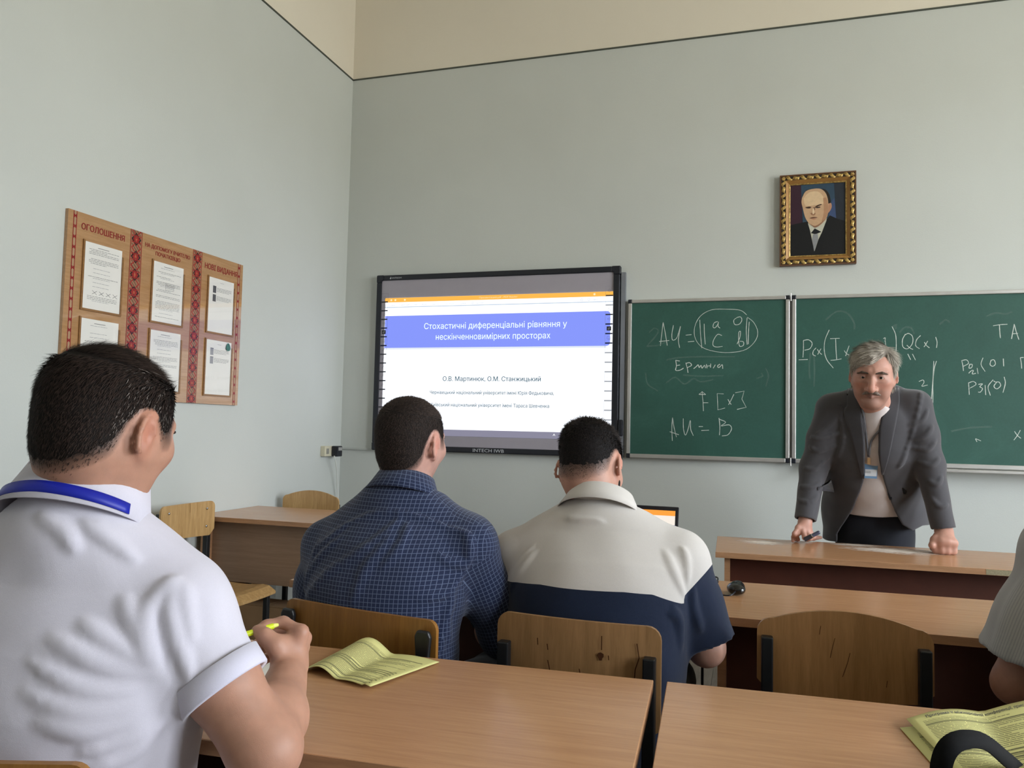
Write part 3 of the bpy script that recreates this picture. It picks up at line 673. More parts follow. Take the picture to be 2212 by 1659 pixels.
strokes('chalk_formula', [[(903, 1015), (846, 1012), (850, 1085), (852, 1155), (915, 1138)], [(940, 1062), (955, 1090), (970, 1108)], [(992, 1018), (970, 1065), (945, 1110)], [(1005, 1005), (1082, 990), (1062, 1060), (1100, 1132), (1020, 1150)]], 1340, 600, 4.045, sharp=True)
strokes('chalk_formula', [[(455, 1425), (450, 1320), (456, 1222)], [(456, 1222), (470, 1310), (490, 1392)], [(432, 1345), (512, 1372)], [(550, 1230), (552, 1320), (568, 1375), (590, 1330), (612, 1245), (614, 1320), (638, 1380)], [(686, 1300), (722, 1300)], [(708, 1335), (775, 1332)], [(862, 1225), (870, 1300), (866, 1375)], [(862, 1235), (920, 1262), (880, 1295), (950, 1285), (972, 1320), (940, 1372), (888, 1382)]], 1340, 600, 4.045)
# centre panel (zoom 3.949x at 1700,600)
strokes('chalk_formula', [[(140, 535), (140, 610), (136, 680)], [(140, 535), (185, 530), (215, 560), (195, 605), (150, 618)], [(100, 700), (178, 697)], [(248, 598), (225, 625), (222, 655), (245, 668)], [(258, 610), (275, 635), (297, 655)], [(290, 605), (272, 635), (262, 655)],
    [(360, 445), (325, 530), (318, 620), (340, 700), (395, 770)], [(368, 520), (450, 517)], [(415, 520), (418, 610), (424, 695)], [(372, 705), (420, 700), (465, 692)], [(488, 620), (505, 645), (530, 660)], [(530, 580), (512, 630), (500, 668)], [(822, 520), (838, 512), (835, 545)], [(835, 512), (842, 575)],
    [(895, 415), (925, 480), (932, 560), (930, 630)], [(1010, 480), (985, 530), (990, 590), (1030, 605), (1070, 560), (1070, 500), (1035, 475), (1005, 490)], [(1022, 575), (1050, 600), (1075, 612)], [(1140, 492), (1105, 530), (1098, 580), (1130, 605)], [(1172, 550), (1190, 578), (1215, 598)], [(1200, 540), (1180, 575), (1168, 590)], [(1268, 505), (1280, 550), (1275, 598)],
    [(1030, 650), (1055, 700)], [(1070, 650), (1096, 702)], [(1125, 885), (1160, 872), (1168, 895), (1150, 925), (1200, 915)], [(1252, 710), (1245, 850), (1232, 1035)], [(1275, 710), (1255, 780), (1245, 900), (1245, 1068)]], 1700, 600, 3.949)
strokes('chalk_formula', [[(1758, 410), (1820, 400), (1880, 397)], [(1812, 402), (1815, 460), (1820, 515)], [(1915, 522), (1938, 395)], [(1938, 395), (1955, 460), (1978, 528)], [(1922, 478), (1970, 475)],
    [(1490, 705), (1500, 750), (1505, 795)], [(1488, 708), (1530, 700), (1548, 730), (1505, 755)], [(1560, 735), (1552, 770), (1575, 765), (1580, 740), (1562, 738)], [(1550, 815), (1570, 795), (1590, 790), (1580, 820), (1612, 815)], [(1622, 770), (1630, 820)], [(1672, 682), (1655, 740), (1690, 800)], [(1740, 705), (1732, 740), (1755, 755), (1778, 735), (1765, 700), (1738, 705)], [(1845, 690), (1848, 755)], [(1990, 680), (1998, 730), (2002, 775)], [(1990, 682), (2018, 680)],
    [(1548, 895), (1552, 950), (1555, 998)], [(1546, 898), (1590, 885), (1612, 910), (1560, 942)], [(1632, 910), (1668, 905), (1645, 930), (1668, 945), (1650, 975), (1630, 975)], [(1690, 915), (1695, 1000)], [(1758, 870), (1715, 930), (1735, 1005)], [(1790, 890), (1765, 925), (1790, 948), (1822, 920), (1808, 890), (1780, 890), (1762, 880)], [(1852, 845), (1862, 900), (1842, 980)],
    [(1940, 1310), (1965, 1345), (1995, 1370)], [(1990, 1300), (1965, 1345), (1935, 1385)], [(1608, 1375), (1620, 1400)], [(1608, 1372), (1655, 1392)]], 1700, 600, 3.949)
strokes('chalk_formula', [[(2060, 400), (2062, 520)], [(2060, 400), (2100, 460), (2062, 520)], [(2040, 690), (2030, 760)]], 1700, 600, 3.949)
strokes('erased_chalk', [[(230, 600), (330, 590), (400, 560)], [(250, 480), (300, 440), (330, 480), (230, 600)], [(400, 920), (480, 870), (560, 930), (640, 880), (700, 910), (810, 890)], [(400, 720), (500, 700), (700, 690), (1000, 690)], [(1230, 830), (1240, 860), (1190, 880)], [(1270, 790), (1295, 860), (1270, 950)], [(550, 850), (700, 860), (900, 855)], [(220, 830), (240, 930), (330, 990)]], 1340, 600, 4.045, FAINT, .009)
strokes('erased_chalk', [[(200, 640), (190, 760), (195, 860)], [(230, 660), (235, 800), (230, 930)], [(330, 360), (420, 290), (510, 300), (570, 380), (575, 440)], [(900, 420), (930, 400), (925, 440)], [(960, 470), (1000, 425), (1060, 430), (1085, 480)], [(1700, 330), (1780, 300), (1860, 310), (1920, 290)], [(1400, 1310), (1560, 1280), (1750, 1270)], [(1300, 400), (1350, 360), (1390, 380)]], 1700, 600, 3.949, FAINT, .010)

# ============================================================ framed portrait
PY = 4.752
PO = np.array([.356, YF, 2.201]); PF = empty('framed_portrait', tuple(PO), label='ornate gilt-framed portrait of a man in dark suit and tie', cat='picture')
GOLD = NT('gilt'); GOLD.col(GOLD.ramp(GOLD.noise(GOLD.coords(), 70, 4), [(.35, '8a6a34'), (.65, 'd8b86e')])); GOLD.set(.3, .6, .45); GOLD = GOLD.m
GOLD2 = plain('bronze_moulding', '99703a', .4, .5, .2, var=.15); DKB = plain('dark_frame_ground', '2c1f16', .5)
fx0, fx1, fz0, fz1 = .150, .562, 2.201, 2.737
px0, px1, pz0, pz1 = .209, .506, 2.260, 2.677
def ring(name, a, b_, y0, y1, mat):
    m = MB()   # a=(x0,x1,z0,z1) outer at y0, b_ inner at y1
    o = [(a[0], a[2]), (a[1], a[2]), (a[1], a[3]), (a[0], a[3])]; i = [(b_[0], b_[2]), (b_[1], b_[2]), (b_[1], b_[3]), (b_[0], b_[3])]
    vs = [(x-PO[0], YF-.001-PO[1], z-PO[2]) for x, z in o]+[(x-PO[0], y0-PO[1], z-PO[2]) for x, z in o]+[(x-PO[0], y1-PO[1], z-PO[2]) for x, z in i]+[(x-PO[0], YF-.001-PO[1], z-PO[2]) for x, z in i]
    m.add(vs, [(s_+j, s_+(j+1) % 4, s_+4+(j+1) % 4, s_+4+j) for s_ in (0, 4, 8) for j in range(4)]); return m.build(name, mat, PF)
ring('outer_edge', (fx0, fx1, fz0, fz1), (fx0+.008, fx1-.008, fz0+.008, fz1-.008), 4.735, 4.735, plain('frame_edge_brown', '5e3c22', .4))
gr = ring('ornament_ground', (fx0+.007, fx1-.007, fz0+.007, fz1-.007), (fx0+.034, fx1-.034, fz0+.034, fz1-.034), 4.738, 4.738, DKB)
ring('inner_moulding', (fx0+.033, fx1-.033, fz0+.033, fz1-.033), (px0-.006, px1+.006, pz0-.006, pz1+.006), 4.732, 4.745, GOLD2)
ring('beaded_lip', (px0-.007, px1+.007, pz0-.007, pz1+.007), (px0, px1, pz0, pz1), 4.741, 4.746, GOLD)
lm = MB()
for q in (-1, 1): lm.sphere((0, -.004, 0), (.0001, .0001, .0001), 3, 2)
lm = MB(); vs = []; NL = 9
for i in range(NL+1):
    t = i/NL; x = (t-.5)*.040; wd = .0115*math.sin(math.pi*t)**.8; bend = .005*math.sin(2*math.pi*t)
    for u, hgt in ((-1, 0), (-.55, .006), (0, .0035), (.55, .007), (1, 0)): vs.append((x, -hgt*math.sin(math.pi*t)**.5, u*wd+bend))
lm.add(vs, [(i*5+j, (i+1)*5+j, (i+1)*5+j+1, i*5+j+1) for i in range(NL) for j in range(4)]); leafme = lm.mesh('leaf_ornament'); leafme.materials.append(GOLD)
leafme.polygons.foreach_set('use_smooth', [True]*len(leafme.polygons))
def leaves(a, b_, n):
    a, b_ = np.array(a), np.array(b_); d = (b_-a)/n
    for i in range(n):
        p = a+d*(i+.5); o = bpy.data.objects.new('leaf_ornament', leafme); COL.objects.link(o); o.parent = PF
        ang = math.atan2(d[1], d[0]); tilt = .35 if i % 2 else -.35
        o.location = (p[0]-PO[0], 4.737-PO[1], p[1]-PO[2]); o.rotation_euler = (0, -(ang+tilt), 0)
        s_ = np.linalg.norm(d)/.040*1.08; o.scale = (s_, 1, 1)
q = .0205
leaves((fx0+q, fz0+.03), (fx0+q, fz1-.03), 13); leaves((fx1-q, fz0+.03), (fx1-q, fz1-.03), 13); leaves((fx0+.03, fz0+q), (fx1-.03, fz0+q), 9); leaves((fx0+.03, fz1-q), (fx1-.03, fz1-q), 9)
for x in (fx0+q, fx1-q):
    for z in (fz0+q, fz1-q):
        m = MB()
        for a in np.linspace(0, 2*math.pi, 7)[:-1]: m.sphere((x-PO[0]+.007*math.cos(a), 4.735-PO[1], z-PO[2]+.007*math.sin(a)), (.005, .004, .005), 8, 5)
        m.sphere((x-PO[0], 4.733-PO[1], z-PO[2]), (.005, .005, .005), 8, 5); m.build('corner_rosette', GOLD, PF, smooth=True)
PAINT = vcol('painted_canvas', .45, .3)
def pic(zx, zy, off): p = onY(1640+zx/6.38, 340+zy/6.38, PY); return (p[0]-PO[0], PY-off-PO[1], p[2]-PO[2])
cv = MB(); layer = [0]
def shape(c, pts, cv=cv, sm=True):
    layer[0] += 1; cv.ccur = c; P = list(pts)
    if sm: P = [tuple(q) for q in smooth_line(P+[P[0]], 3)][:-1]
    cv.poly([pic(x, y, .0004+.00012*layer[0]) for x, y in P])
shape('191a22', [(430, 370), (1200, 332), (1192, 1336), (420, 1356)], sm=False)
shape('3a2230', [(432, 372), (590, 365), (592, 900), (428, 960)], sm=False)
shape('33495c', [(575, 364), (1030, 344), (1060, 840), (600, 900)], sm=False)
shape('3e4f74', [(1000, 600), (1035, 560), (1062, 838), (960, 800)], sm=False); shape('2a2f38', [(1030, 342), (1196, 334), (1194, 900), (1062, 838)], sm=False)
shape('b9b7a6', [(665, 905), (940, 840), (870, 1060), (765, 1300), (700, 1080)], sm=False)
shape('17181b', [(428, 935), (560, 905), (668, 885), (700, 1010), (760, 1300), (850, 1030), (930, 850), (975, 800), (1062, 840), (1195, 880), (1192, 1338), (424, 1354)], sm=False)
shape('c3c2b2', [(672, 915), (765, 975), (930, 860), (865, 1030), (812, 1140), (735, 1135), (712, 1040)], sm=False)
shape('8d8f92', [(740, 1060), (805, 1050), (815, 1130), (757, 1298), (728, 1130)], sm=False); shape('14161c', [(712, 1045), (765, 980), (858, 1028), (800, 1050), (765, 1058)], sm=False)
shape('2c2622', [(845, 438), (905, 440), (960, 500), (985, 610), (960, 690), (925, 620)])
shape('2c2622', [(600, 520), (650, 455), (720, 440), (640, 520), (592, 610)])
shape('b98a6d', [(950, 640), (990, 630), (998, 690), (970, 745), (945, 760)])
shape('c9a583', [(590, 560), (640, 470), (740, 435), (850, 436), (920, 500), (950, 610), (952, 740), (930, 830), (880, 900), (800, 960), (740, 950), (680, 905), (630, 820), (600, 700), (582, 620)])
shape('dcbf9a', [(610, 570), (680, 490), (800, 470), (880, 540), (880, 640), (760, 660), (640, 670)])
shape('b48a6a', [(880, 560), (925, 560), (950, 660), (948, 760), (915, 840), (860, 890), (890, 760)])
shape('8d6852', [(700, 915), (770, 945), (860, 895), (930, 830), (850, 920), (770, 970)])
shape('5a4030', [(632, 690), (690, 678), (720, 688), (690, 698), (650, 702)]); shape('4a352a', [(760, 690), (800, 660), (850, 645), (862, 655), (820, 672), (785, 695)])
shape('3a2b24', [(650, 695), (700, 690), (705, 703), (665, 706)]); shape('3a2b24', [(780, 690), (835, 680), (840, 693), (795, 702)])
shape('9d7458', [(705, 770), (735, 765), (775, 770), (760, 800), (720, 795)]); shape('6b4638', [(690, 840), (740, 823), (805, 832), (760, 840), (720, 845)]); shape('b98268', [(705, 850), (765, 845), (790, 848), (750, 860)])
shape('8a6650', [(742, 690), (765, 690), (770, 720), (750, 740)]); shape('e6cdaa', [(735, 710), (752, 705), (760, 770), (735, 780)])
MB().box(px0-.004-PO[0], px1+.004-PO[0], PY-PO[1], -.001, pz0-.004-PO[2], pz1+.004-PO[2]).build('backing', DKB, PF)
cv.build('portrait_painting', PAINT, PF, colors=True, fix=False)
MB().tube([(.352-PO[0], YF-.006-PO[1], fz1-PO[2]), (.356-PO[0], YF-.006-PO[1], fz1+.006-PO[2]), (.36-PO[0], YF-.006-PO[1], fz1-PO[2])], .002, 6).build('hanging_ring', CHROME, PF)

# ============================================================ socket, cable channel, cord
IV = plain('ivory_plastic', 'cfcab2', .45); 
SO = empty('wall_socket', (XL, 4.58, 1.045), label='ivory double wall socket low on the side wall near the corner', cat='socket')
MB().box(0, .035, -.07, .045, -.034, .034).build('socket_box', IV, SO, bevel=.004); MB().box(.035, .038, -.055, -.025, -.018, .018).build('socket_face', plain('grey_socket_face', '8e8d84', .5), SO, bevel=.002)
AD = empty('power_adapter', (XL+.036, 4.60, 1.045), label='black power plug pushed into the wall socket', cat='plug')
MB().box(0, .045, -.012, .055, -.036, .034).build('adapter_body', BLK, AD, bevel=.006); MB().box(.0452, .047, 0, .045, .004, .026).build('plug_label', plain('plug_sticker', '9a9a98', .5), AD)
pts = [onX(722, 985, XL+.07), onX(727, 1010, XL+.06), onX(728, 1040, XL+.04), onX(730, 1080, XL+.03), onX(730, 1130, XL+.03)]; pts = [tuple(p) for p in smooth_line(pts)]
p0 = pts[-1]; pts += [(p0[0], p0[1], .3), (p0[0], p0[1]-.02, .012)]
o = MB().tube(pts, .004, 8).build('white_cable', plain('white_cable', 'd9dbd6', .4), smooth=True, label='thin white power cord hanging down below the wall socket', cat='cord')
CC = empty('cable_channel', (XL, YF, 1.06), label='narrow grey cable channel running from the socket to the whiteboard', cat='cable channel')
CHM = plain('channel_plastic', 'b9bdb9', .45); MB().box(0, .012, -.11, 0, -.006, .006).build('short_channel', CHM, CC); MB().box(.012, .27, -.012, 0, -.006, .006).build('long_channel', CHM, CC)
# ============================================================ smooth solid modelling (distance fields meshed on a grid)
V3 = lambda *a: np.array(a, float)
def unit(v): v = np.asarray(v, float); return v/np.linalg.norm(v)
def smin(a, b, k):
    h = np.clip(.5+.5*(b-a)/k, 0, 1); return b+(a-b)*h-k*h*(1-h)
def rotm(yaw=0, pitch=0, roll=0):
    """columns = local x (own right), y (facing), z; yaw ccw from +y, pitch>0 looks up, roll>0 tilts to own right"""
    cy, sy, cp, sp, cr, sr = math.cos(yaw), math.sin(yaw), math.cos(pitch), math.sin(pitch), math.cos(roll), math.sin(roll)
    Y = np.array([[cy, -sy, 0], [sy, cy, 0], [0, 0, 1]]); X = np.array([[1, 0, 0], [0, cp, -sp], [0, sp, cp]]); Z = np.array([[cr, 0, sr], [0, 1, 0], [-sr, 0, cr]])
    return Y @ X @ Z
class Sdf:
    def __init__(s): s.P = []; s.arr = None
    def _add(s, fn, a, b, r, k, op): s.P.append((fn, np.asarray(a, float), np.asarray(b, float), r, k, op)); s.arr = None; return s
    def cap(s, a, b, r1, r2=None, k=.02, op='u', flat=None):
        """tapered capsule; flat='b' cuts it square at b"""
        a, b = np.asarray(a, float), np.asarray(b, float); r2 = r1 if r2 is None else r2; ab = b-a; L2 = max(1e-12, ab @ ab); n = ab/math.sqrt(L2)
        def fn(p):
            q = p-a; t = np.clip((q @ ab)/L2, 0, 1); d = np.linalg.norm(q-t[:, None]*ab, axis=1)-(r1+(r2-r1)*t)
            if flat: d = np.maximum(d, (p-b) @ n)
            return d
        return s._add(fn, a, b, max(r1, r2), k, op)
    def chain(s, pts, rs, k=.02, op='u', flat=None):
        for i in range(len(pts)-1): s.cap(pts[i], pts[i+1], rs[i], rs[i+1], k, op, flat if i == len(pts)-2 else None)
        return s
    def ell(s, c, r, R=None, k=.02, op='u'):
        c = np.asarray(c, float); r = np.asarray(r, float); R = np.eye(3) if R is None else R
        def fn(p):
            q = (p-c) @ R; k0 = np.linalg.norm(q/r, axis=1); k1 = np.linalg.norm(q/(r*r), axis=1); return k0*(k0-1)/np.maximum(k1, 1e-9)
        return s._add(fn, c, c, r.max(), k, op)
    def loft(s, st, X, k=.03, off=0, op='u'):
        """body of elliptical stations (centre, half width along X, half depth)"""
        X = unit(X)
        for (c0, a0, b0), (c1, a1, b1) in zip(st[:-1], st[1:]):
            c0, c1 = np.asarray(c0, float), np.asarray(c1, float); ab = c1-c0; L2 = ab @ ab
            def fn(p, c0=c0, ab=ab, L2=L2, a0=a0+off, a1=a1+off, b0=b0+off, b1=b1+off):
                q = p-c0; t = np.clip((q @ ab)/L2, 0, 1); o = q-t[:, None]*ab; u = o @ X; w2 = np.maximum((o*o).sum(1)-u*u, 0)
                ra, rb = a0+(a1-a0)*t, b0+(b1-b0)*t; k0 = np.sqrt((u/ra)**2+w2/rb**2); k1 = np.sqrt((u/ra**2)**2+w2/rb**4)
                return k0*(k0-1)/np.maximum(k1, 1e-6)
            s._add(fn, c0, c1, max(a0, a1, b0, b1)+off, k, op)
        return s
    def disp(s, fn): s.P.append((fn, None, None, 0, 0, 'd')); s.arr = None; return s
    def cut(s, fn, k=.004): s.P.append((fn, None, None, 0, k, 'c')); s.arr = None; return s
    def __call__(s, p, margin=.07):
        p = np.asarray(p, float)
        if s.arr is None:
            big = 1e3
            s.arr = (np.array([q[1] if q[1] is not None else (0, 0, 0) for q in s.P]), np.array([q[2] if q[1] is not None else (0, 0, 0) for q in s.P]), np.array([q[3] if q[1] is not None else big for q in s.P]))
        A, B, Rr = s.arr; c = (p.min(0)+p.max(0))/2; rad = np.linalg.norm(p.max(0)-p.min(0))/2
        AB = B-A; t = np.clip(((c-A)*AB).sum(1)/np.maximum((AB*AB).sum(1), 1e-12), 0, 1); dist = np.linalg.norm(c-A-t[:, None]*AB, axis=1)-Rr-rad
        d = np.full(len(p), 1.0)
        for i, (fn, a, b, r, k, op) in enumerate(s.P):
            if dist[i] > margin+k: continue
            if op == 'd': d = d+fn(p); continue
            if op == 'c': d = -smin(-d, -fn(p), k); continue
            e = fn(p)
            if op == 'u': d = np.where(d > .9, e, smin(d, e, k))
            elif op == 's': d = -smin(-d, e, k)
        return d
    def batch(s, pts, rad, margin):
        """values on M blocks of K points; every solid is evaluated only on the blocks near it"""
        M, K, _ = pts.shape; d = np.full((M, K), 1.0); c = (pts.min(1)+pts.max(1))/2
        for fn, a, b, r, k, op in s.P:
            if a is None: sel = np.arange(M)
            else:
                ab = b-a; t = np.clip(((c-a) @ ab)/max(1e-12, ab @ ab), 0, 1); sel = np.nonzero(np.linalg.norm(c-a-t[:, None]*ab, axis=1)-r-rad < margin+k)[0]
            if not len(sel): continue
            e = fn(pts[sel].reshape(-1, 3)).reshape(len(sel), K); q = d[sel]
            if op == 'u': q = np.where(q > .9, e, smin(q, e, k))
            elif op == 's': q = -smin(-q, e, k)
            elif op == 'd': q = q+e
            else: q = -smin(-q, -e, k)
            d[sel] = q
        return d
    def grad(s, p, h=.0015):
        return np.stack([s(p+np.eye(3)[i]*h, 1)-s(p-np.eye(3)[i]*h, 1) for i in range(3)], 1)/(2*h)
    def bounds(s, pad=.03):
        lo = np.min([np.minimum(q[1], q[2])-q[3] for q in s.P if q[5] == 'u'], axis=0); hi = np.max([np.maximum(q[1], q[2])+q[3] for q in s.P if q[5] == 'u'], axis=0); return lo-pad, hi+pad
    def mesh(s, h, lo=None, hi=None, B=8):
        l0, h0 = s.bounds(); lo = l0 if lo is None else np.maximum(lo, l0); hi = h0 if hi is None else np.minimum(hi, h0)
        nb_ = np.ceil((hi-lo)/(h*B)).astype(int); n = nb_*B+1; val = np.full(n, 1.0, 'f')
        g = np.stack(np.meshgrid(*[np.arange(k) for k in nb_], indexing='ij'), -1).reshape(-1, 3); cc = lo+(g+.5)*h*B; dc = np.empty(len(g))
        dc = s.batch(cc[:, None], h*B*.87, 1.0)[:, 0]
        act = g[np.abs(dc) < h*B*.87*1.45]
        sub = np.stack(np.meshgrid(*[np.arange(B+1)]*3, indexing='ij'), -1).reshape(-1, 3)
        for q in g[dc < -h*B*.87*1.45]: val[q[0]*B:q[0]*B+B+1, q[1]*B:q[1]*B+B+1, q[2]*B:q[2]*B+B+1] = -1
        for i in range(0, len(act), 1500):
            aa = act[i:i+1500]; vv = s.batch(lo+(aa[:, None]*B+sub[None])*h, h*B*.87, .03)
            for q, v_ in zip(aa, vv): o = q*B; val[o[0]:o[0]+B+1, o[1]:o[1]+B+1, o[2]:o[2]+B+1] = v_.reshape(B+1, B+1, B+1)
        ins = val < 0; C = np.zeros(n-1, 'i1')
        for dx in (0, 1):
            for dy in (0, 1):
                for dz in (0, 1): C += ins[dx:n[0]-1+dx, dy:n[1]-1+dy, dz:n[2]-1+dz]
        cells = np.argwhere((C > 0) & (C < 8)); idx = np.full(n-1, -1, 'i4'); idx[tuple(cells.T)] = np.arange(len(cells))
        cor = np.array([(i, j, k) for i in (0, 1) for j in (0, 1) for k in (0, 1)]); cv = np.stack([val[tuple((cells+c).T)] for c in cor], 1)
        acc = np.zeros((len(cells), 3)); cnt = np.zeros(len(cells))
        for a in range(8):
            for b in range(a+1, 8):
                if np.abs(cor[a]-cor[b]).sum() != 1: continue
                m = (cv[:, a] < 0) != (cv[:, b] < 0); t = np.where(m, cv[:, a]/np.where(m, cv[:, a]-cv[:, b], 1), 0)
                acc += np.where(m[:, None], cor[a]+t[:, None]*(cor[b]-cor[a]), 0); cnt += m
        V = lo+(cells+acc/cnt[:, None])*h; F = []
        for ax in range(3):
            u, w = [(1, 2), (2, 0), (0, 1)][ax]; sl0 = [slice(None)]*3; sl1 = [slice(None)]*3; sl0[ax] = slice(0, -1); sl1[ax] = slice(1, None)
            e = np.argwhere(ins[tuple(sl0)] != ins[tuple(sl1)]); e = e[(e[:, u] > 0) & (e[:, w] > 0) & (e[:, u] < n[u]-1) & (e[:, w] < n[w]-1)]
            if not len(e): continue
            du = np.eye(3, dtype=int)[u]; dw = np.eye(3, dtype=int)[w]; q = np.stack([idx[tuple(x.T)] for x in (e-du-dw, e-dw, e, e-du)], 1)
            fl = ~ins[tuple(e.T)]; q[fl] = q[fl][:, ::-1]; F.append(q)
        F = np.concatenate(F); F = F[(F >= 0).all(1)]
        return V, F
def np_mesh(name, V, F, col=None, corner=None):
    me = bpy.data.meshes.new(name); nf, k = F.shape
    me.vertices.add(len(V)); me.vertices.foreach_set('co', np.ascontiguousarray(V, 'f').ravel())
    me.loops.add(nf*k); me.loops.foreach_set('vertex_index', np.ascontiguousarray(F, 'i4').ravel())
    me.polygons.add(nf); me.polygons.foreach_set('loop_start', np.arange(nf, dtype='i4')*k); me.polygons.foreach_set('loop_total', np.full(nf, k, 'i4'))
    me.polygons.foreach_set('use_smooth', np.ones(nf, bool)); me.update(calc_edges=True)
    if col is not None:
        at = me.color_attributes.new('Col', 'FLOAT_COLOR', 'POINT'); at.data.foreach_set('color', np.concatenate([col, np.ones((len(V), 1))], 1).astype('f').ravel())
    if corner is not None:
        at = me.attributes.new('Fab', 'FLOAT_VECTOR', 'CORNER'); at.data.foreach_set('vector', np.ascontiguousarray(corner, 'f').ravel())
    return me
def hairline(q, nape, back_ear, front_ear, temple=.55, fade=.055):
    """0..1 hair cover from the hairline: sweeps from the nape up round the ear to the temple"""
    x, y, z = q.T; low = np.where(y < -.03, back_ear+(nape-back_ear)*np.clip((-.03-y)/.06, 0, 1), np.where(y < .012, back_ear+(front_ear-back_ear)*np.clip((y+.03)/.042, 0, 1), front_ear+temple*(y-.012)+6*np.clip(y-.045, 0, 1)**1.3))
    return np.clip((z-low)/fade, -.6, 1)
def vnoise(p, f, seed=0):
    """cheap smooth 3D value noise, about -1..1"""
    p = np.asarray(p)*f+seed*7.31
    return (np.sin(p[:, 0]*1.7+1.3*np.sin(p[:, 1]*1.1+p[:, 2]*.7))+np.sin(p[:, 1]*1.9+1.1*np.sin(p[:, 2]*1.3+p[:, 0]*.5)+2)+np.sin(p[:, 2]*1.6+1.2*np.sin(p[:, 0]*.9-p[:, 1]*1.2)+4))/3
# ------------------------------------------------------------ head
class Head:
    def __init__(s, pos, R, sc=1.0, jaw=1.0, nose=1.0, lid=.0042, chin=0): s.pos, s.R, s.s, s.jaw, s.nose, s.lid, s.chin = np.asarray(pos, float), R, sc, jaw, nose, lid, chin
    def T(s, *v): return s.pos+s.R @ (np.array(v, float)*s.s)
    def loc(s, p): return (np.asarray(p)-s.pos) @ s.R/s.s
    def skull(s, S, off=0):
        T, R, k = s.T, s.R, s.s; j = s.jaw
        S.ell(T(0, -.016, .027), (V3(.077, .097, .085)+off)*k, R, .02)
        S.ell(T(0, .018, -.008), (V3(.069, .074, .088)+off)*k, R, .03)
        S.loft([(T(0, .020, -.035), (.063*j+off)*k, (.055+off)*k), (T(0, .046, -.090-s.chin), (.038*j+off)*k, (.034+off)*k)], R[:, 0], .03)
        S.ell(T(0, -.050, -.030), (V3(.056, .042, .05)+off)*k, R, .03)
        return S
    def face(s, S):
        T, R, k = s.T, s.R, s.s
        S.ell(T(0, .070, -.100-s.chin), V3(.021, .016, .015)*k, R, .022)
        n = s.nose; S.cap(T(0, .084, .020), T(0, .111+.004*(n-1)/.2, -.028-.005*(n-1)/.2), .0082*k, .0125*k*n, .012)
        for x in (-1, 1):
            S.ell(T(x*.045, .056, -.014), V3(.022, .022, .020)*k, R, .025)
            S.cap(T(x*.012, .083, .0315), T(x*.049, .068, .029), .0085*k, .007*k, .014)
            S.ell(T(x*.0125*n, .097, -.034-.004*(n-1)/.2), V3(.0085, .010, .008)*k*n, R, .007)
            S.ell(T(x*.032, .099, .010), V3(.019, .016, .0125)*k, R, .012, 's')
            S.ell(T(x*.032, .0735, .009), V3(.0168, .0150, .0135)*k, R, .004)
            S.ell(T(x*.032, .0905, .0082-(.0042-s.lid)*1.2), V3(.0138, .010, s.lid)*k, R, .002, 's')
            # ear: plate, rim, hollow, lobe
            S.ell(T(x*.0795, -.012, -.002), V3(.0065, .0175, .030)*k, R @ rotm(x*-.42, -.12), .006)
            rim = [T(x*(.0775+.012*math.sin(max(0, a))*.4+.0085*(1-math.cos(a))*.5), -.010-.020*math.sin(a)*.9+.010*math.cos(a)*.5, -.001+.031*math.cos(a)) for a in np.linspace(-.5, 2.9, 8)]
            S.chain(rim, [.0042*k]*8, .004)
            S.ell(T(x*.0895, -.008, -.004), V3(.0075, .0085, .016)*k, R, .005, 's')
            S.ell(T(x*.077, -.003, -.031), V3(.006, .008, .010)*k, R, .008)
        for x in (-1, 1):
            S.cap(T(0, .0985, -.0565), T(x*.024, .0865, -.061), .0052*k, .0035*k, .006); S.cap(T(0, .0965, -.068), T(x*.02, .086, -.066), .0062*k, .004*k, .007)
            S.cap(T(0, .1055, -.0625), T(x*.025, .092, -.0632), .0022*k, .0015*k, .003, 's')
        return S
    def eyes(s, parent, iris='3a2a1c'):
        for x in (-1, 1):
            m = MB(); c = s.T(x*.032, .0765, .0085); f = s.R[:, 1]; V = []; C = []
            q = Vector((0, 0, 1)).rotation_difference(Vector(f)); NU, NV = 14, 16; r = .0118*s.s
            for i in range(NV+1):
                for j in range(NU):
                    a, b = math.pi*i/NV, 2*math.pi*j/NU; v = q @ Vector((math.sin(a)*math.cos(b), math.sin(a)*math.sin(b), math.cos(a)))
                    V.append(c+np.array(v)*r); C.append('0a0808' if a < .22 else (iris if a < .50 else 'bfb6ad'))
            m.add(V, [(i*NU+j, (i+1)*NU+j, (i+1)*NU+(j+1) % NU, i*NU+(j+1) % NU) for i in range(NV) for j in range(NU)]); m.c = C
            m.build('eye', vcol('eye_surface', .15, .6), parent, smooth=True, colors=True)
SKIN = vcol('skin', .48, .35, sss=.12, bump=.12, bs=900)
HAIRM = vcol('hair', .75, .18)
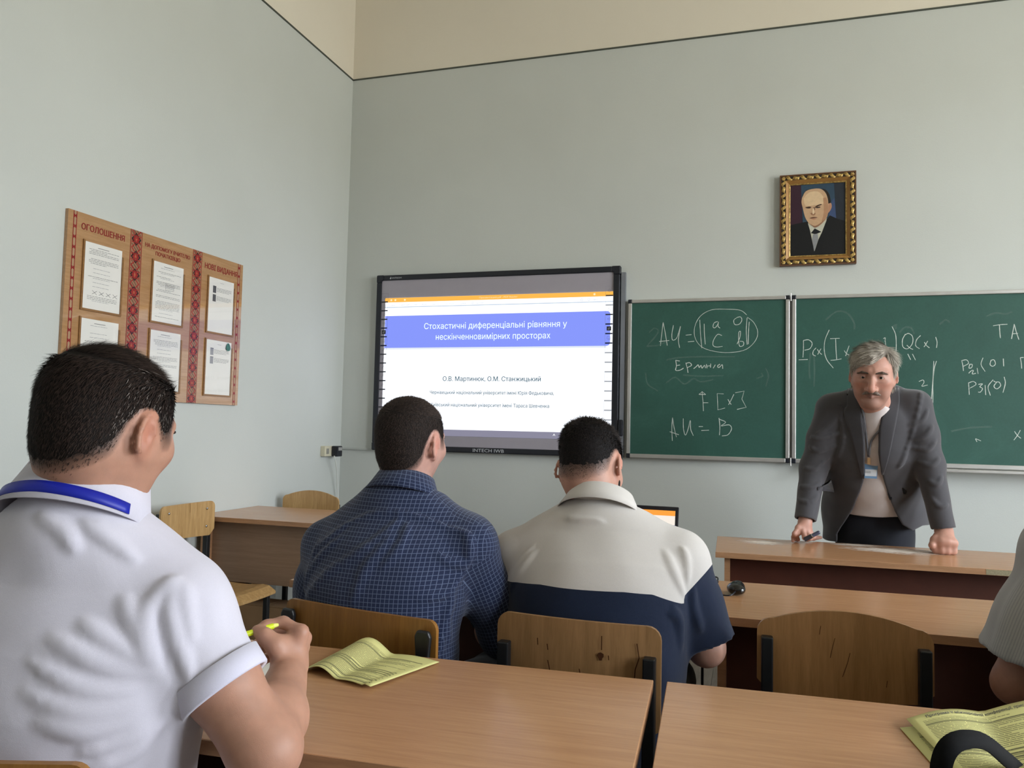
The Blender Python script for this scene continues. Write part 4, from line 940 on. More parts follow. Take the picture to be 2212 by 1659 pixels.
def skin_colors(P, head, base, hairth=None, haircol=None, shave=0):
    c0 = np.array(lin(base)); C = np.tile(c0, (len(P), 1)); q = head.loc(P); red = np.array([1.12, .82, .78])
    def w(c, r): return np.exp(-(((q-np.array(c))/np.array(r))**2).sum(1))[:, None]
    for c, r, a in (((0, .112, -.028), (.014, .02, .014), .7), ((.045, .07, -.025), (.022, .03, .018), .35), ((-.045, .07, -.025), (.022, .03, .018), .35), ((.083, -.01, 0), (.012, .02, .035), .75), ((-.083, -.01, 0), (.012, .02, .035), .75)):
        C = C*(1+w(c, r)*a*(red-1))
    lip = np.maximum(w((0, .100, -.0575), (.022, .013, .004)), w((0, .098, -.067), (.02, .013, .005))); C = C*(1-lip*.75)+np.array(lin('8d5a50'))*lip*.75
    if shave:
        st = np.clip(1-np.abs(q[:, 0])/.2, 0, 1)*np.clip((-.035-q[:, 2])/.03, 0, 1)*np.clip((q[:, 1]+.01)/.05, 0, 1)*(q[:, 2] > -.14); st = st[:, None]*shave
        C = C*(1-st)+np.array(lin('4a4542'))*st
    if hairth is not None:
        inr = (np.linalg.norm(q, axis=1) < .2); hh = np.clip((hairth(q)+.0019)/.0025, 0, 1)*inr*(1-np.clip(2.2*np.exp(-(((np.abs(q[:, 0])-.086)/.0125)**2+((q[:, 1]+.012)/.028)**2+((q[:, 2]+.004)/.042)**2)), 0, 1))*np.where(np.abs(q[:, 0]) > .081, 0, 1); hh = np.sqrt(hh)[:, None]; C = C*(1-hh)+np.array(lin(haircol))*hh
    return np.clip(C*(1+.05*vnoise(P, 70)[:, None]), 0, 1)
def make_hair(head, parent, th, dirf, color, n, length, width, h=.004, lift=.35, tip=None, seed=1, wig=.25, extra=None, grey=None):
    """close-fitting cap that follows the skull plus combed strands"""
    S = Sdf(); head.skull(S)
    if extra: extra(S)
    S.disp(lambda p: -np.maximum(th(head.loc(p)), -.012)*head.s-.0006*vnoise(p, 260))
    V, F = S.mesh(h); q = head.loc(V); keep = (th(q) > -.006) & (q[:, 2] > -.15); F = F[keep[F].all(1)]
    r = np.random.default_rng(seed); c0 = np.array(lin(color)); tipc = c0 if tip is None else np.array(lin(tip))
    n1, n2 = V[F[:, 1]]-V[F[:, 0]], V[F[:, 3]]-V[F[:, 0]]; ar = np.linalg.norm(np.cross(n1, n2), axis=1); tv = th(head.loc(V[F].mean(1)))
    wgt = ar*np.clip((tv+.003)/.004, 0, 1); pick = r.choice(len(F), n, p=wgt/wgt.sum()); uv = r.random((n, 2, 1))
    root = V[F[pick, 0]]+uv[:, 0]*n1[pick]+uv[:, 1]*n2[pick]; N = np.cross(n1[pick], n2[pick]); N /= np.linalg.norm(N, axis=1)[:, None]
    D = dirf(head.loc(root), r) @ head.R.T; D = D/np.maximum(np.linalg.norm(D, axis=1), 1e-6)[:, None]; D = D-(D*N).sum(1)[:, None]*N+wig*.5*r.normal(size=(n, 3)); D = D/np.maximum(np.linalg.norm(D, axis=1), 1e-6)[:, None]
    ll = (length(head.loc(root)) if callable(length) else length)*r.uniform(.6, 1.15, n); sh = r.uniform(.55, 1.35, n)[:, None]
    if grey is not None: c0 = np.where((r.random(n) < grey(head.loc(root)))[:, None], np.array(lin('8d857f')), c0); tipc = np.where((c0[:, :1] > .15), c0, tipc)
    pts = [root-N*.0008]; W = np.cross(D, N); W /= np.maximum(np.linalg.norm(W, axis=1), 1e-6)[:, None]; cur = root; d = D*(1-lift)+N*lift+.12*wig*r.normal(size=(n, 3))
    for i in range(3):
        cur = cur+d*(ll/3)[:, None]; pts.append(cur); d = d-N*(.35*lift)*(i+1)*.5+D*.1
    K = len(pts); ws = np.array([1, 1, .8, .15])*width/2; sv = np.concatenate([np.stack([p-W*ws[i], p+W*ws[i]], 1).reshape(-1, 3) for i, p in enumerate(pts)]); b = np.arange(n)*2
    sf = np.concatenate([np.stack([i*2*n+b, i*2*n+b+1, (i+1)*2*n+b+1, (i+1)*2*n+b], 1) for i in range(K-1)])
    sc = np.concatenate([np.repeat((c0*(1-i/(K-1))+tipc*i/(K-1))*sh, 2, axis=0) for i in range(K)])
    hc = np.tile(np.array(lin(color))*.75, (len(V), 1))*(1+.2*vnoise(V, 160)[:, None])
    allV = np.concatenate([V, sv]); allF = np.concatenate([F, sf+len(V)]); o = link('hair', np_mesh('hair', allV, allF, np.clip(np.concatenate([hc, sc]), 0, 1)), HAIRM, parent)
    return o
def finger(S, pts, r0, r1, k=.006): n = len(pts); S.chain(pts, [r0+(r1-r0)*i/(n-1) for i in range(n)], k)
def relaxed_hand(S, w, d, n, s=1.0):
    """simple resting hand: w wrist, d pointing direction, n back-of-hand normal"""
    w = np.asarray(w, float); d = unit(d); n = unit(n); x = np.cross(d, n)
    for i, o in enumerate((-.030, -.010, .010, .028)):
        m = w+d*.085*s+x*o*s; S.cap(w+x*o*.5*s, m, .014*s, .0115*s, .012); c = .04-.004*abs(i-1.3)
        finger(S, [m, m+(d*c-n*.006)*s, m+(d*c*1.55-n*.022)*s, m+(d*c*1.75-n*.040)*s], .0092*s, .007*s)
    t0 = w+d*.02*s-x*.02*s; finger(S, [t0, t0+(d*.035-x*.025)*s, t0+(d*.065-x*.030-n*.01)*s], .013*s, .0085*s, .012)
def drape(S, P, dirn, start=.35, lift=.002, steps=40):
    """slides points along dirn onto a solid's surface"""
    P = np.asarray(P, float)-np.asarray(dirn)*start; D = unit(dirn); t = np.zeros(len(P))
    for _ in range(steps): t = t+np.clip(S(P+t[:, None]*D, 2), -.02, .05)*.8
    Q = P+t[:, None]*D; miss = (t > start+.16) | (np.abs(S(Q, 2)) > .006); G = P+D*start
    for _ in range(8): gg = S.grad(G, .004); G = G-np.clip(S(G, 2), -.03, .03)[:, None]*gg/np.maximum((gg*gg).sum(1), .05)[:, None]
    Q[miss] = G[miss]; g = S.grad(Q); return Q+g/np.maximum(np.linalg.norm(g, axis=1), 1e-6)[:, None]*lift
def strip_mesh(rows, closed=False):
    """grid of point rows -> V,F"""
    A = np.array(rows); r, c = A.shape[:2]; F = [(i*c+j, i*c+j+1, (i+1)*c+j+1, (i+1)*c+j) for i in range(r-1) for j in range(c-1)]
    if closed: F += [(i*c+c-1, i*c, (i+1)*c, (i+1)*c+c-1) for i in range(r-1)]
    return A.reshape(-1, 3), np.array(F)
def cloth_obj(name, V, F, mat, parent, thick=.0015, off=0):
    o = link(name, np_mesh(name, V, F), mat, parent)
    if thick: m = o.modifiers.new('thickness', 'SOLIDIFY'); m.thickness = thick; m.offset = off
    return o
def ribbon(path, nrm, w, name, mat, parent, thick=.0012):
    """flat band along a path with given surface normals"""
    P = np.array(path); T = np.gradient(P, axis=0); T /= np.linalg.norm(T, axis=1)[:, None]; W = np.cross(T, nrm); W /= np.linalg.norm(W, axis=1)[:, None]
    V, F = strip_mesh([P-W*w/2, P, P+W*w/2]); return cloth_obj(name, V, F, mat, parent, thick)
def poly_sd(P, poly):
    """signed distance to a 2D polygon (negative inside)"""
    poly = np.asarray(poly, float); d = np.full(len(P), 1e9); ins = np.zeros(len(P), bool)
    for a, b in zip(poly, np.roll(poly, -1, 0)):
        e = b-a; q = P-a; t = np.clip((q @ e)/(e @ e), 0, 1); d = np.minimum(d, ((q-t[:, None]*e)**2).sum(1))
        c = (a[1] > P[:, 1]) != (b[1] > P[:, 1]); xx = a[0]+(b[0]-a[0])*(P[:, 1]-a[1])/(b[1]-a[1]+1e-12); ins ^= c & (P[:, 0] < xx)
    d = np.sqrt(d); return np.where(ins, -d, d)
def legs(S_t, pel, X, Yv, knee_f=.42, seat=True, off=0, foot=None):
    """trousers of a seated person"""
    X, Yv = unit(X), unit(Yv); out = []
    for s_ in (-1, 1):
        hip = pel+X*s_*.09; kn = hip+Yv*knee_f+X*s_*.04+V3(0, 0, -.02); an = V3(kn[0], kn[1], .09)-Yv*.03
        S_t.cap(hip, kn, .088, .066, .03); S_t.cap(kn, an, .066, .055, .03); out.append((kn, an))
    S_t.ell(pel, (.165, .13, .11), np.stack([X, Yv, V3(0, 0, 1)], 1), .04); return out
def shoes(parent, ans, Yv, mat):
    for kn, an in ans:
        S = Sdf(); a = V3(an[0], an[1], .045); S.cap(a-unit(Yv)*.03, a+unit(Yv)*.17+V3(0, 0, -.012), .043, .036, .03); S.cap(a, a+V3(0, 0, .05), .045, .042, .02); S.cut(lambda p: -p[:, 2])
        V, F = S.mesh(.009); link('shoe', np_mesh('shoe', V, F), mat, parent)
def fabric(name, c, rough=.85, weave=900, wrk=.35, sheen=.25, c2=None, wsc=9):
    k = NT(name); v = k.coords(); f = k.noise(v, weave, 2); g = k.noise(v, wsc, 4, .55, .8)
    col = lin(c); hi = lin(c2) if c2 else tuple(min(1, x*1.08) for x in col); k.col(k.ramp(k.math('ADD', k.math('MULTIPLY', f, .6), k.math('MULTIPLY', g, .4)), [(.3, tuple(x*.92 for x in col)), (.7, hi)])); k.set(rough, .2, sheen=sheen)
    k.bump(k.math('ADD', k.math('MULTIPLY', f, .03), k.math('MULTIPLY', g, wrk)), .55, .012); MATS[name] = k.m; return k.m
def fold_lines(S, lines, r=.007, k=.014, sink=.003):
    """soft cloth folds: ridges laid on the surface of a garment"""
    base = Sdf(); base.P = list(S.P); out = []
    for L, rr in lines:
        P = np.array(smooth_line(L, 4)); 
        for _ in range(4):
            g = base.grad(P, .004); P = P-(base(P, 2)[:, None]*g/np.maximum((g*g).sum(1), 1e-6)[:, None])
        g = base.grad(P, .004); g /= np.maximum(np.linalg.norm(g, axis=1), 1e-6)[:, None]; rr = rr or r; n = len(P)
        rad = rr*np.sin(np.pi*np.clip((np.arange(n)+.6)/n, .08, .95))**.6; out.append((P-g*(rad*.75)[:, None], rad))
    for P, rad in out: S.chain(list(P), list(rad), k)
# ============================================================ people
TROU = fabric('dark_trousers', '20222a', .9); SHOE = plain('black_leather', '141414', .35)
Z3 = V3(0, 0, 1)
def frame(yaw): return V3(math.cos(yaw), math.sin(yaw), 0), V3(-math.sin(yaw), math.cos(yaw), 0)
def collar(name, c, X, Yv, tilt, rx, ry, stand, fall, spread, mat, parent, ph=2.5, front=.02, n=40):
    """shirt collar: stand, fold and fall around the back of the neck"""
    Yt = Yv*math.cos(tilt)-Z3*math.sin(tilt); U = Z3*math.cos(tilt)+Yv*math.sin(tilt); rows = []
    for (dr, u, f) in ((0, -.012, 0), (.001, stand*.5, 0), (.002, stand, 0), (.005, stand+.004, 0), (.009, stand+.001, 0), (.012+spread*.4, stand-fall*.5, .5), (.012+spread, stand-fall, 1)):
        row = []
        for p in np.linspace(-ph, ph, n):
            a = abs(p)/ph; uu = u-f*front*max(0, a-.55)/.45; rr = dr+f*.008*a
            row.append(c+X*math.sin(p)*(rx+rr)-Yt*math.cos(p)*(ry+rr)+U*uu)
        rows.append(row)
    V, F = strip_mesh(rows); o = cloth_obj(name, V, F, mat, parent, .0022)
    return lambda p, dr, u: c+X*math.sin(p)*(rx+dr)-Yt*math.cos(p)*(ry+dr)+U*u
def torso_cloth(st, X, Js, N, off, shr=.060, k=.035, trap=.05):
    S = Sdf(); S.loft(st, X, .05, off); Yb = V3(-X[1], X[0], 0); S.ell(N-Yb*.026-Z3*.014, (.086, .066, .060), np.stack([X, Yb, Z3], 1), .05)
    for J in Js: S.cap(N+Z3*-.03, J+Z3*.006, trap+off, shr+off, .05)
    return S
def torso_body(st, X, Js, N, S=None):
    S = S or Sdf(); S.loft(st, X, .05, -.008)
    for J in Js: S.cap(N+Z3*-.03, J, .042, .048, .05)
    return S

# ------------------------------------------------------------ man in the white polo, beside the camera
def polo_man():
    X, Yv = frame(R(10)); N = V3(-.925, .895, 1.085); JR, JL = V3(-.778, .925, .962), V3(-1.10, .872, .962)
    E, W = V3(-.628, .935, .785), dep(626, 1442, 1.262)
    hd = Head(dep(232, 930, 1.13), rotm(R(0), R(-15), R(3)), .98, jaw=1.24, chin=.020)
    st = [(V3(-.955, .885, .53), .185, .14), (V3(-.95, .89, .70), .182, .135), (V3(-.938, .90, .85), .185, .132), (V3(-.928, .905, .93), .18, .120), (V3(-.925, .905, 1.01), .12, .085)]
    B = torso_body(st, X, (JR, JL), N)
    hd.skull(B); hd.face(B); nk = lambda S: S.loft([(hd.T(0, -.03, -.045), .056, .054), (N+Yv*.006, .064, .060), (N-Z3*.08, .08, .06)], X, .03); nk(B)
    B.chain([JR, JR+(E-JR)*.5, E], [.052, .050, .045], .02); B.chain([E, E+(W-E)*.35, W], [.044, .043, .0285], .025)
    EL, WL = V3(-1.19, .96, .80), V3(-1.03, 1.14, .785)
    B.chain([JL, EL], [.055, .045], .02); B.chain([EL, WL], [.044, .028], .02); relaxed_hand(B, WL, (.8, .5, -.05), (0, 0, 1))
    # right hand pinching a highlighter
    M = [dep(650, 1366, 1.272), dep(656, 1378, 1.298), dep(652, 1397, 1.322), dep(645, 1416, 1.342)]
    for q in M: B.cap(W+(q-W)*.1, q, .0185, .0135, .014)
    B.ell(dep(612, 1405, 1.258), (.017, .02, .026), None, .014)
    finger(B, [M[0], dep(612, 1344, 1.285), dep(576, 1350, 1.275), dep(557, 1362, 1.268)], .0108, .0072)
    finger(B, [M[1], dep(612, 1362, 1.318), dep(575, 1376, 1.305), dep(554, 1390, 1.290)], .0108, .0074)
    finger(B, [M[2], dep(607, 1382, 1.338), dep(572, 1398, 1.322), dep(556, 1412, 1.308)], .0102, .0072)
    finger(B, [M[3], dep(607, 1406, 1.352), dep(580, 1420, 1.337), dep(565, 1433, 1.322)], .0092, .0066)
    finger(B, [dep(618, 1430, 1.250), dep(594, 1394, 1.244), dep(573, 1374, 1.248), dep(555, 1362, 1.256)], .0155, .0085, .012)
    V, F = B.mesh(.004)
    def th(q):
        x, y, z = q.T; m = np.minimum(hairline(q, -.090, -.022, -.026, .5, .085), np.clip((.075-y+.45*np.clip(z-.05, 0, .1))/.03, -.6, 1)); ear = np.exp(-(((np.abs(x)-.08)/.018)**2+((y+.012)/.022)**2+((z+.004)/.036)**2))
        return (m-.28)*.0055+np.clip((z-.02)/.06, 0, 1)*m*.006-ear*.012
    C = skin_colors(V, hd, 'b0846f', th, '241c19')
    P = link('person', np_mesh('person', V, F, C), SKIN, label='person in white polo shirt with blue lanyard, seen from behind', cat='person')
    hd.eyes(P); mm = Sdf().cap(hd.T(.02, .092, .022), hd.T(.05, .078, .022), .004, .003); v, f = mm.mesh(.0025); link('eyebrow', np_mesh('eyebrow', v, f, np.tile(lin('2a1f1a'), (len(v), 1))), HAIRM, P)
    mm = Sdf().cap(hd.T(-.02, .092, .022), hd.T(-.05, .078, .022), .004, .003); v, f = mm.mesh(.0025); link('eyebrow', np_mesh('eyebrow', v, f, np.tile(lin('2a1f1a'), (len(v), 1))), HAIRM, P)
    m = MB()
    for x in (-1, 1):
        for i in range(9):
            p = hd.T(x*(.022+.0025*i), .0885-.0006*(i-4)**2*.6, .0095); q = hd.T(x*(.022+.0027*i), .0985-.0006*(i-4)**2*.6, .0075); m.add([p-hd.R[:, 0]*.0006, p+hd.R[:, 0]*.0006, q], [(0, 1, 2)])
    m.build('eyelashes', plain('eyelash', '120e0c', .6), P, fix=False)
    def comb(q, r):
        d = np.stack([q[:, 0]*1.2, -.35+q[:, 1]*0, -.9*np.clip((.09-q[:, 2])/.06, .1, 1)], 1); top = (q[:, 2] > .085)[:, None]; return np.where(top, np.stack([.3+q[:, 0]*3, .5+q[:, 1]*2, q[:, 2]*0+.2], 1), d)
    make_hair(hd, P, th, comb, '1b1512', 17000, lambda q: (.007+.014*np.clip((q[:, 2]-.01)/.08, 0, 1))*(1-.6*np.clip((q[:, 1]-.02)/.05, 0, 1)), .0007, lift=.30, tip='3a2d27', seed=3, extra=nk, grey=lambda q: .22*np.exp(-((q[:, 2]-.02)/.035)**2)*(q[:, 1] > -.06))
    # polo shirt
    S = torso_cloth(st, X, (JR, JL), N, .010, .062); H1 = JR+(E-JR)*.57
    S.cap(JR, H1, .064, .060, .035, flat='b'); S.cap(H1-unit(E-JR)*.012, H1+unit(E-JR)*.02, .048, .049, .003, 's')
    HL = JL+(EL-JL)*.62; S.cap(JL, HL, .074, .074, .035, flat='b')
    A = lambda *pp: [dep(px, py, 1.0) for px, py in pp]
    fold_lines(S, [(A((345, 1455), (300, 1425), (240, 1385), (185, 1350)), .008), (A((348, 1470), (290, 1455), (215, 1425), (130, 1385)), .010), (A((350, 1485), (280, 1490), (190, 1475), (95, 1425)), .009), (A((348, 1500), (270, 1525), (180, 1520), (90, 1480)), .010),
        (A((345, 1520), (280, 1555), (190, 1560), (120, 1540)), .008), (A((345, 1550), (280, 1590), (190, 1600)), .008), (A((350, 1580), (290, 1625), (210, 1640)), .008), (A((300, 1300), (315, 1370), (332, 1430)), .007), (A((262, 1290), (285, 1350), (325, 1420)), .007),
        (A((385, 1220), (372, 1300), (375, 1400)), .006), (A((360, 1310), (385, 1390), (400, 1470)), .006), (A((430, 1225), (420, 1290), (425, 1380)), .0035), (A((400, 1200), (350, 1245), (318, 1300), (308, 1380), (315, 1430)), .0045), (A((180, 1100), (240, 1125), (300, 1165)), .005), (A((60, 1090), (120, 1130), (150, 1180)), .005)])
    S.disp(lambda p: .0016*vnoise(p, 38, 2)+.0025*vnoise(p*np.array([1, 1, 1.6]), 14, 5))
    zc = N[2]+.02; S.cut(lambda p: (p-(N+Z3*.032)) @ unit(Z3+Yv*.45)); S.cut(lambda p: .50-p[:, 2])
    for px, py, dz in ():
        pass
    V, F = S.mesh(.005); PM = fabric('white_pique', 'c6c3cf', .85, 1400, .15, .35)
    SH = link('polo_shirt', np_mesh('polo_shirt', V, F), PM, P); SH['label'] = 'white polo shirt'
    hemd = unit(E-JR); c0 = H1+hemd*.001; a, b = unit(np.cross(hemd, Z3)), None; b = np.cross(hemd, a); rows = []
    for u, rr in ((-.030, .060), (-.029, .0655), (.0, .0645), (.003, .0625), (0, .057), (-.02, .052)): rows.append([c0+hemd*u+(a*math.cos(t)+b*math.sin(t))*rr for t in np.linspace(0, 2*math.pi, 49)[:-1]])
    v, f = strip_mesh(rows, True); link('sleeve_cuff', np_mesh('sleeve_cuff', v, f), fabric('ribbed_cuff', 'cbc9da', .85, 1400, .05, .35), SH)
    cf = collar('collar', N+Z3*.022+Yv*.004, X, Yv, R(26), .067, .066, .058, .088, .022, PM, SH, 2.55)
    LB = plain('blue_ribbon', '10209a', .45, .4, var=.1)
    LA = empty('lanyard'); LA.parent = P
    ps = np.linspace(-1.9, 1.25, 40); path = [cf(p, .0325+.0075*abs(p)/2, -.013-.004*abs(p)) for p in ps]; nr = [unit(unit((path[i]-N)*V3(1, 1, 0))+Z3*.55) for i in range(len(path))]
    ribbon(path, np.array(nr), .0165, 'neck_ribbon', LB, LA)
    for s_ in (-1, 1):
        pts = [N+X*s_*.07+Yv*.06+Z3*-.02, N+X*s_*.06+Yv*.13+Z3*-.08, N+X*s_*.03+Yv*.165+Z3*-.2, N+Yv*.165+Z3*-.30]; pts = smooth_line(pts, 5); ribbon(pts, np.tile(Yv, (len(pts), 1)), .017, 'front_ribbon', LB, LA)
    T = Sdf(); an = legs(T, V3(-.955, .90, .53), X, Yv, .40); V, F = T.mesh(.011); link('trousers', np_mesh('trousers', V, F), TROU, P); shoes(P, an, Yv, SHOE)
    return P
POLO = polo_man()
HL = plain('highlighter_yellow', 'd8ea2a', .35, .5)
a, b = dep(529, 1371, 1.245), dep(601, 1349, 1.275); d = unit(b-a); o = MB().tube([a-d*.03, a, a+d*.001, b-d*.006, b], [.0038, .0045, .0045, .0045, .0036], 12)
hl = empty('highlighter', tuple(a), label='yellow highlighter pinched in the fingers of the person in white polo', cat='pen')
m = MB().tube([-d*.045, b-a-d*.008], [.0048, .0048], 12); m.build('barrel', HL, hl, smooth=False); MB().tube([b-a-d*.008, b-a], [.0036, .003], 12).build('tip', plain('highlighter_tip', 'e9f07a', .6), hl)
# ------------------------------------------------------------ man in the blue check shirt
def check_fabric():
    k = NT('blue_check_cotton'); a = k.n('Attribute', attribute_name='Fab'); sp = k.n('SeparateXYZ'); k.l(a.outputs['Vector'], sp.inputs[0]); p = .0098; ls = []
    for i in (0, 1):
        m = k.math('PINGPONG', sp.outputs[i], p/2); ls.append(k.math('LESS_THAN', m, .00062))
    f = k.noise(k.coords(), 1200, 2); g = k.noise(k.coords(), 10, 4, .55, .8); ln = k.math('MAXIMUM', ls[0], ls[1])
    k.col(k.mix(k.math('MULTIPLY', ln, .42), k.ramp(f, [(.3, '1b2440'), (.7, '242e4d')]), '8695b4')); k.set(.85, .2, sheen=.2)
    k.bump(k.math('ADD', k.math('MULTIPLY', f, .1), k.math('MULTIPLY', g, .4)), .5, .012); return k.m
def fab_coords(V, F, X, Yv, arms):
    """per-corner cloth coordinates: across/along the back, or around/along the sleeve"""
    C = V[F].mean(1); n = np.cross(V[F[:, 2]]-V[F[:, 0]], V[F[:, 3]]-V[F[:, 1]]); n /= np.maximum(np.linalg.norm(n, axis=1), 1e-12)[:, None]
    P = V[F]; up = (n[:, 2] > .75)[:, None]; sidef = (np.abs(n @ X) > .8)[:, None]
    u = P @ X; y = P @ Yv; out = np.stack([np.where(sidef, y, u), np.where(up, -y*.95, P[..., 2]), u*0], -1)
    for J, E, r in arms:
        d = unit(E-J); L = np.linalg.norm(E-J); t = (C-J) @ d; rad = np.linalg.norm(C-J-t[:, None]*d, axis=1); m = (t > .02) & (t < L+.4) & (rad < r*1.6) & ((C-J) @ X*np.sign((E-J) @ X) > -.035)
        a = unit(np.cross(d, Z3)) if abs(d[2]) < .9 else unit(np.cross(d, Yv)); b = np.cross(d, a); q = P[m]-J; an = np.arctan2(q @ b, q @ a)
        ref = an[:, :1]; an = ref+(an-ref+np.pi) % (2*np.pi)-np.pi; out[m] = np.stack([an*r, q @ d, an*0], -1)
    return out.reshape(-1, 3)
def short_hair(kind):
    def th(q):
        x, y, z = q.T; hl = hairline(q, -.118, -.034, -.020, .5, .09) if kind == 'buzz' else hairline(q, -.095, -.034, -.030, .5, .14)
        m = np.minimum(hl, np.clip((.070-y+.5*np.clip(z-.05, 0, .1))/.03, -.6, 1)); ear = np.exp(-(((np.abs(x)-.08)/.018)**2+((y+.012)/.022)**2+((z+.004)/.036)**2)); top = np.clip((z-(.035 if kind == 'buzz' else .03))/.05, 0, 1)
        return (m-(.3 if kind == 'buzz' else .45))*(.0052 if kind == 'buzz' else .006)+top*(.004 if kind == 'buzz' else .0095)*m-ear*.012
    return th
def brows(hd, P, col='2a1f1a', k=1.0, dz=0):
    for x in (-1, 1):
        mm = Sdf().cap(hd.T(x*.014, .0905, .0280+dz), hd.T(x*.036, .087, .0305+dz), .0042*k, .0044*k, .004).cap(hd.T(x*.036, .087, .0305+dz), hd.T(x*.054, .073, .023+dz), .0044*k, .0028*k, .004).disp(lambda p: .0010*vnoise(p, 500)); v, f = mm.mesh(.0025*hd.s); link('eyebrow', np_mesh('eyebrow', v, f, np.tile(lin(col), (len(v), 1))), HAIRM, P)
def crown_comb(q, r):
    c = q-np.array([.012, -.075, .08]); d = np.stack([c[:, 0]*8, q[:, 1]*0-.15, -np.clip((.1-q[:, 2])/.06, .15, 1)], 1); top = (q[:, 2] > .07)[:, None]
    return np.where(top, np.stack([c[:, 0]*5-c[:, 1]*1.5, c[:, 1]*5+.2, c[:, 2]*5], 1), d)
def check_man():
    X, Yv = frame(R(-2)); N = V3(-.852, 1.835, 1.045); JR, JL = V3(-.672, 1.83, .935), V3(-1.050, 1.825, .905)
    hd = Head(onY(888, 958, 1.865), rotm(R(-9), R(-5), R(2)), 1.0)
    st = [(V3(-.855, 1.74, .53), .17, .13), (V3(-.86, 1.745, .68), .172, .125), (V3(-.865, 1.775, .82), .185, .125), (V3(-.863, 1.805, .90), .185, .115), (V3(-.858, 1.83, .985), .13, .08)]
    B = torso_body(st, X, (JR, JL), N); hd.skull(B); hd.face(B); nk = lambda S: S.loft([(hd.T(0, -.03, -.045), .054, .052), (N+Yv*.006, .058, .056), (N-Z3*.08, .08, .06)], X, .03); nk(B)
    ER, WR = V3(-.605, 1.93, .70), V3(-.68, 2.17, .775); EL, WL = V3(-1.145, 1.90, .69), V3(-1.02, 2.15, .775)
    for J, E, W in ((JR, ER, WR), (JL, EL, WL)): B.chain([J, E], [.045, .038], .02); B.chain([E, W], [.036, .027], .02); relaxed_hand(B, W, (.15 if J is JL else -.25, .9, 0), (0, 0, 1))
    V, F = B.mesh(.005); th = short_hair('buzz'); P = link('person', np_mesh('person', V, F, skin_colors(V, hd, 'c4988a', th, '2a2321')), SKIN, label='person in dark blue checked shirt seated facing the whiteboard', cat='person'); hd.eyes(P); brows(hd, P)
    make_hair(hd, P, th, crown_comb, '2a2321', 15000, lambda q: .005+.006*np.clip((q[:, 2]-.01)/.08, 0, 1), .0008, lift=.35, tip='4c403a', seed=8, extra=nk)
    S = torso_cloth(st, X, (JR, JL), N, .014, .054, trap=.045)
    for J, E, W in ((JR, ER, WR), (JL, EL, WL)): S.chain([J, J+(E-J)*.5, E], [.066, .064, .058], .035); S.chain([E, W-(W-E)*.08], [.058, .042], .03, flat='b')
    A = lambda *pp: [onY(px, py, 1.70) for px, py in pp]
    fold_lines(S, [(A((690, 1290), (760, 1240), (820, 1180), (860, 1110)), .009), (A((800, 1290), (820, 1230), (850, 1160)), .008), (A((660, 1270), (690, 1220), (740, 1170)), .008), (A((1040, 1240), (1000, 1220), (950, 1190)), .008), (A((1040, 1260), (980, 1280), (900, 1290)), .008), (A((1045, 1230), (1035, 1180), (1020, 1130)), .007), (A((665, 1190), (700, 1165), (740, 1120)), .007), (A((665, 1250), (670, 1200), (672, 1160)), .007), (A((1000, 1390), (980, 1340), (1010, 1290)), .008), (A((940, 1400), (960, 1350), (1000, 1310)), .008), (A((880, 1120), (870, 1180), (840, 1240)), .006),
        (A((690, 1140), (780, 1105), (880, 1098), (980, 1110), (1040, 1135)), .0035)])
    S.disp(lambda p: .002*vnoise(p, 30, 2)+.003*vnoise(p, 13, 5)); S.cut(lambda p: (p-(N+Z3*.022)) @ unit(Z3+Yv*.4)); S.cut(lambda p: .47-p[:, 2])
    V, F = S.mesh(.0055); CK = check_fabric(); SH = link('checked_shirt', np_mesh('checked_shirt', V, F, corner=fab_coords(V, F, X, Yv, ((JR, ER, .062), (JL, EL, .062)))), CK, P)
    c = N+Z3*.016; tl = R(20); o = collar('collar', c, X, Yv, tl, .063, .064, .036, .050, .020, CK, SH, 2.5); ob = SH.children[0]; me = ob.data
    co = np.zeros(len(me.vertices)*3); me.vertices.foreach_get('co', co); co = co.reshape(-1, 3); n_ = 40; ii = np.arange(len(co)); li = np.zeros(len(me.loops), 'i4'); me.loops.foreach_get('vertex_index', li)
    fabv = np.stack([(ii % n_)*.0085, np.array([0, .02, .037, .041, .046, .068, .094])[np.minimum(ii//n_, 6)], ii*0], 1); at = me.attributes.new('Fab', 'FLOAT_VECTOR', 'CORNER'); at.data.foreach_set('vector', fabv[li].astype('f').ravel())
    T = Sdf(); an = legs(T, V3(-.855, 1.76, .53), X, Yv, .42); V, F = T.mesh(.011); link('trousers', np_mesh('trousers', V, F), TROU, P); shoes(P, an, Yv, SHOE)
check_man()
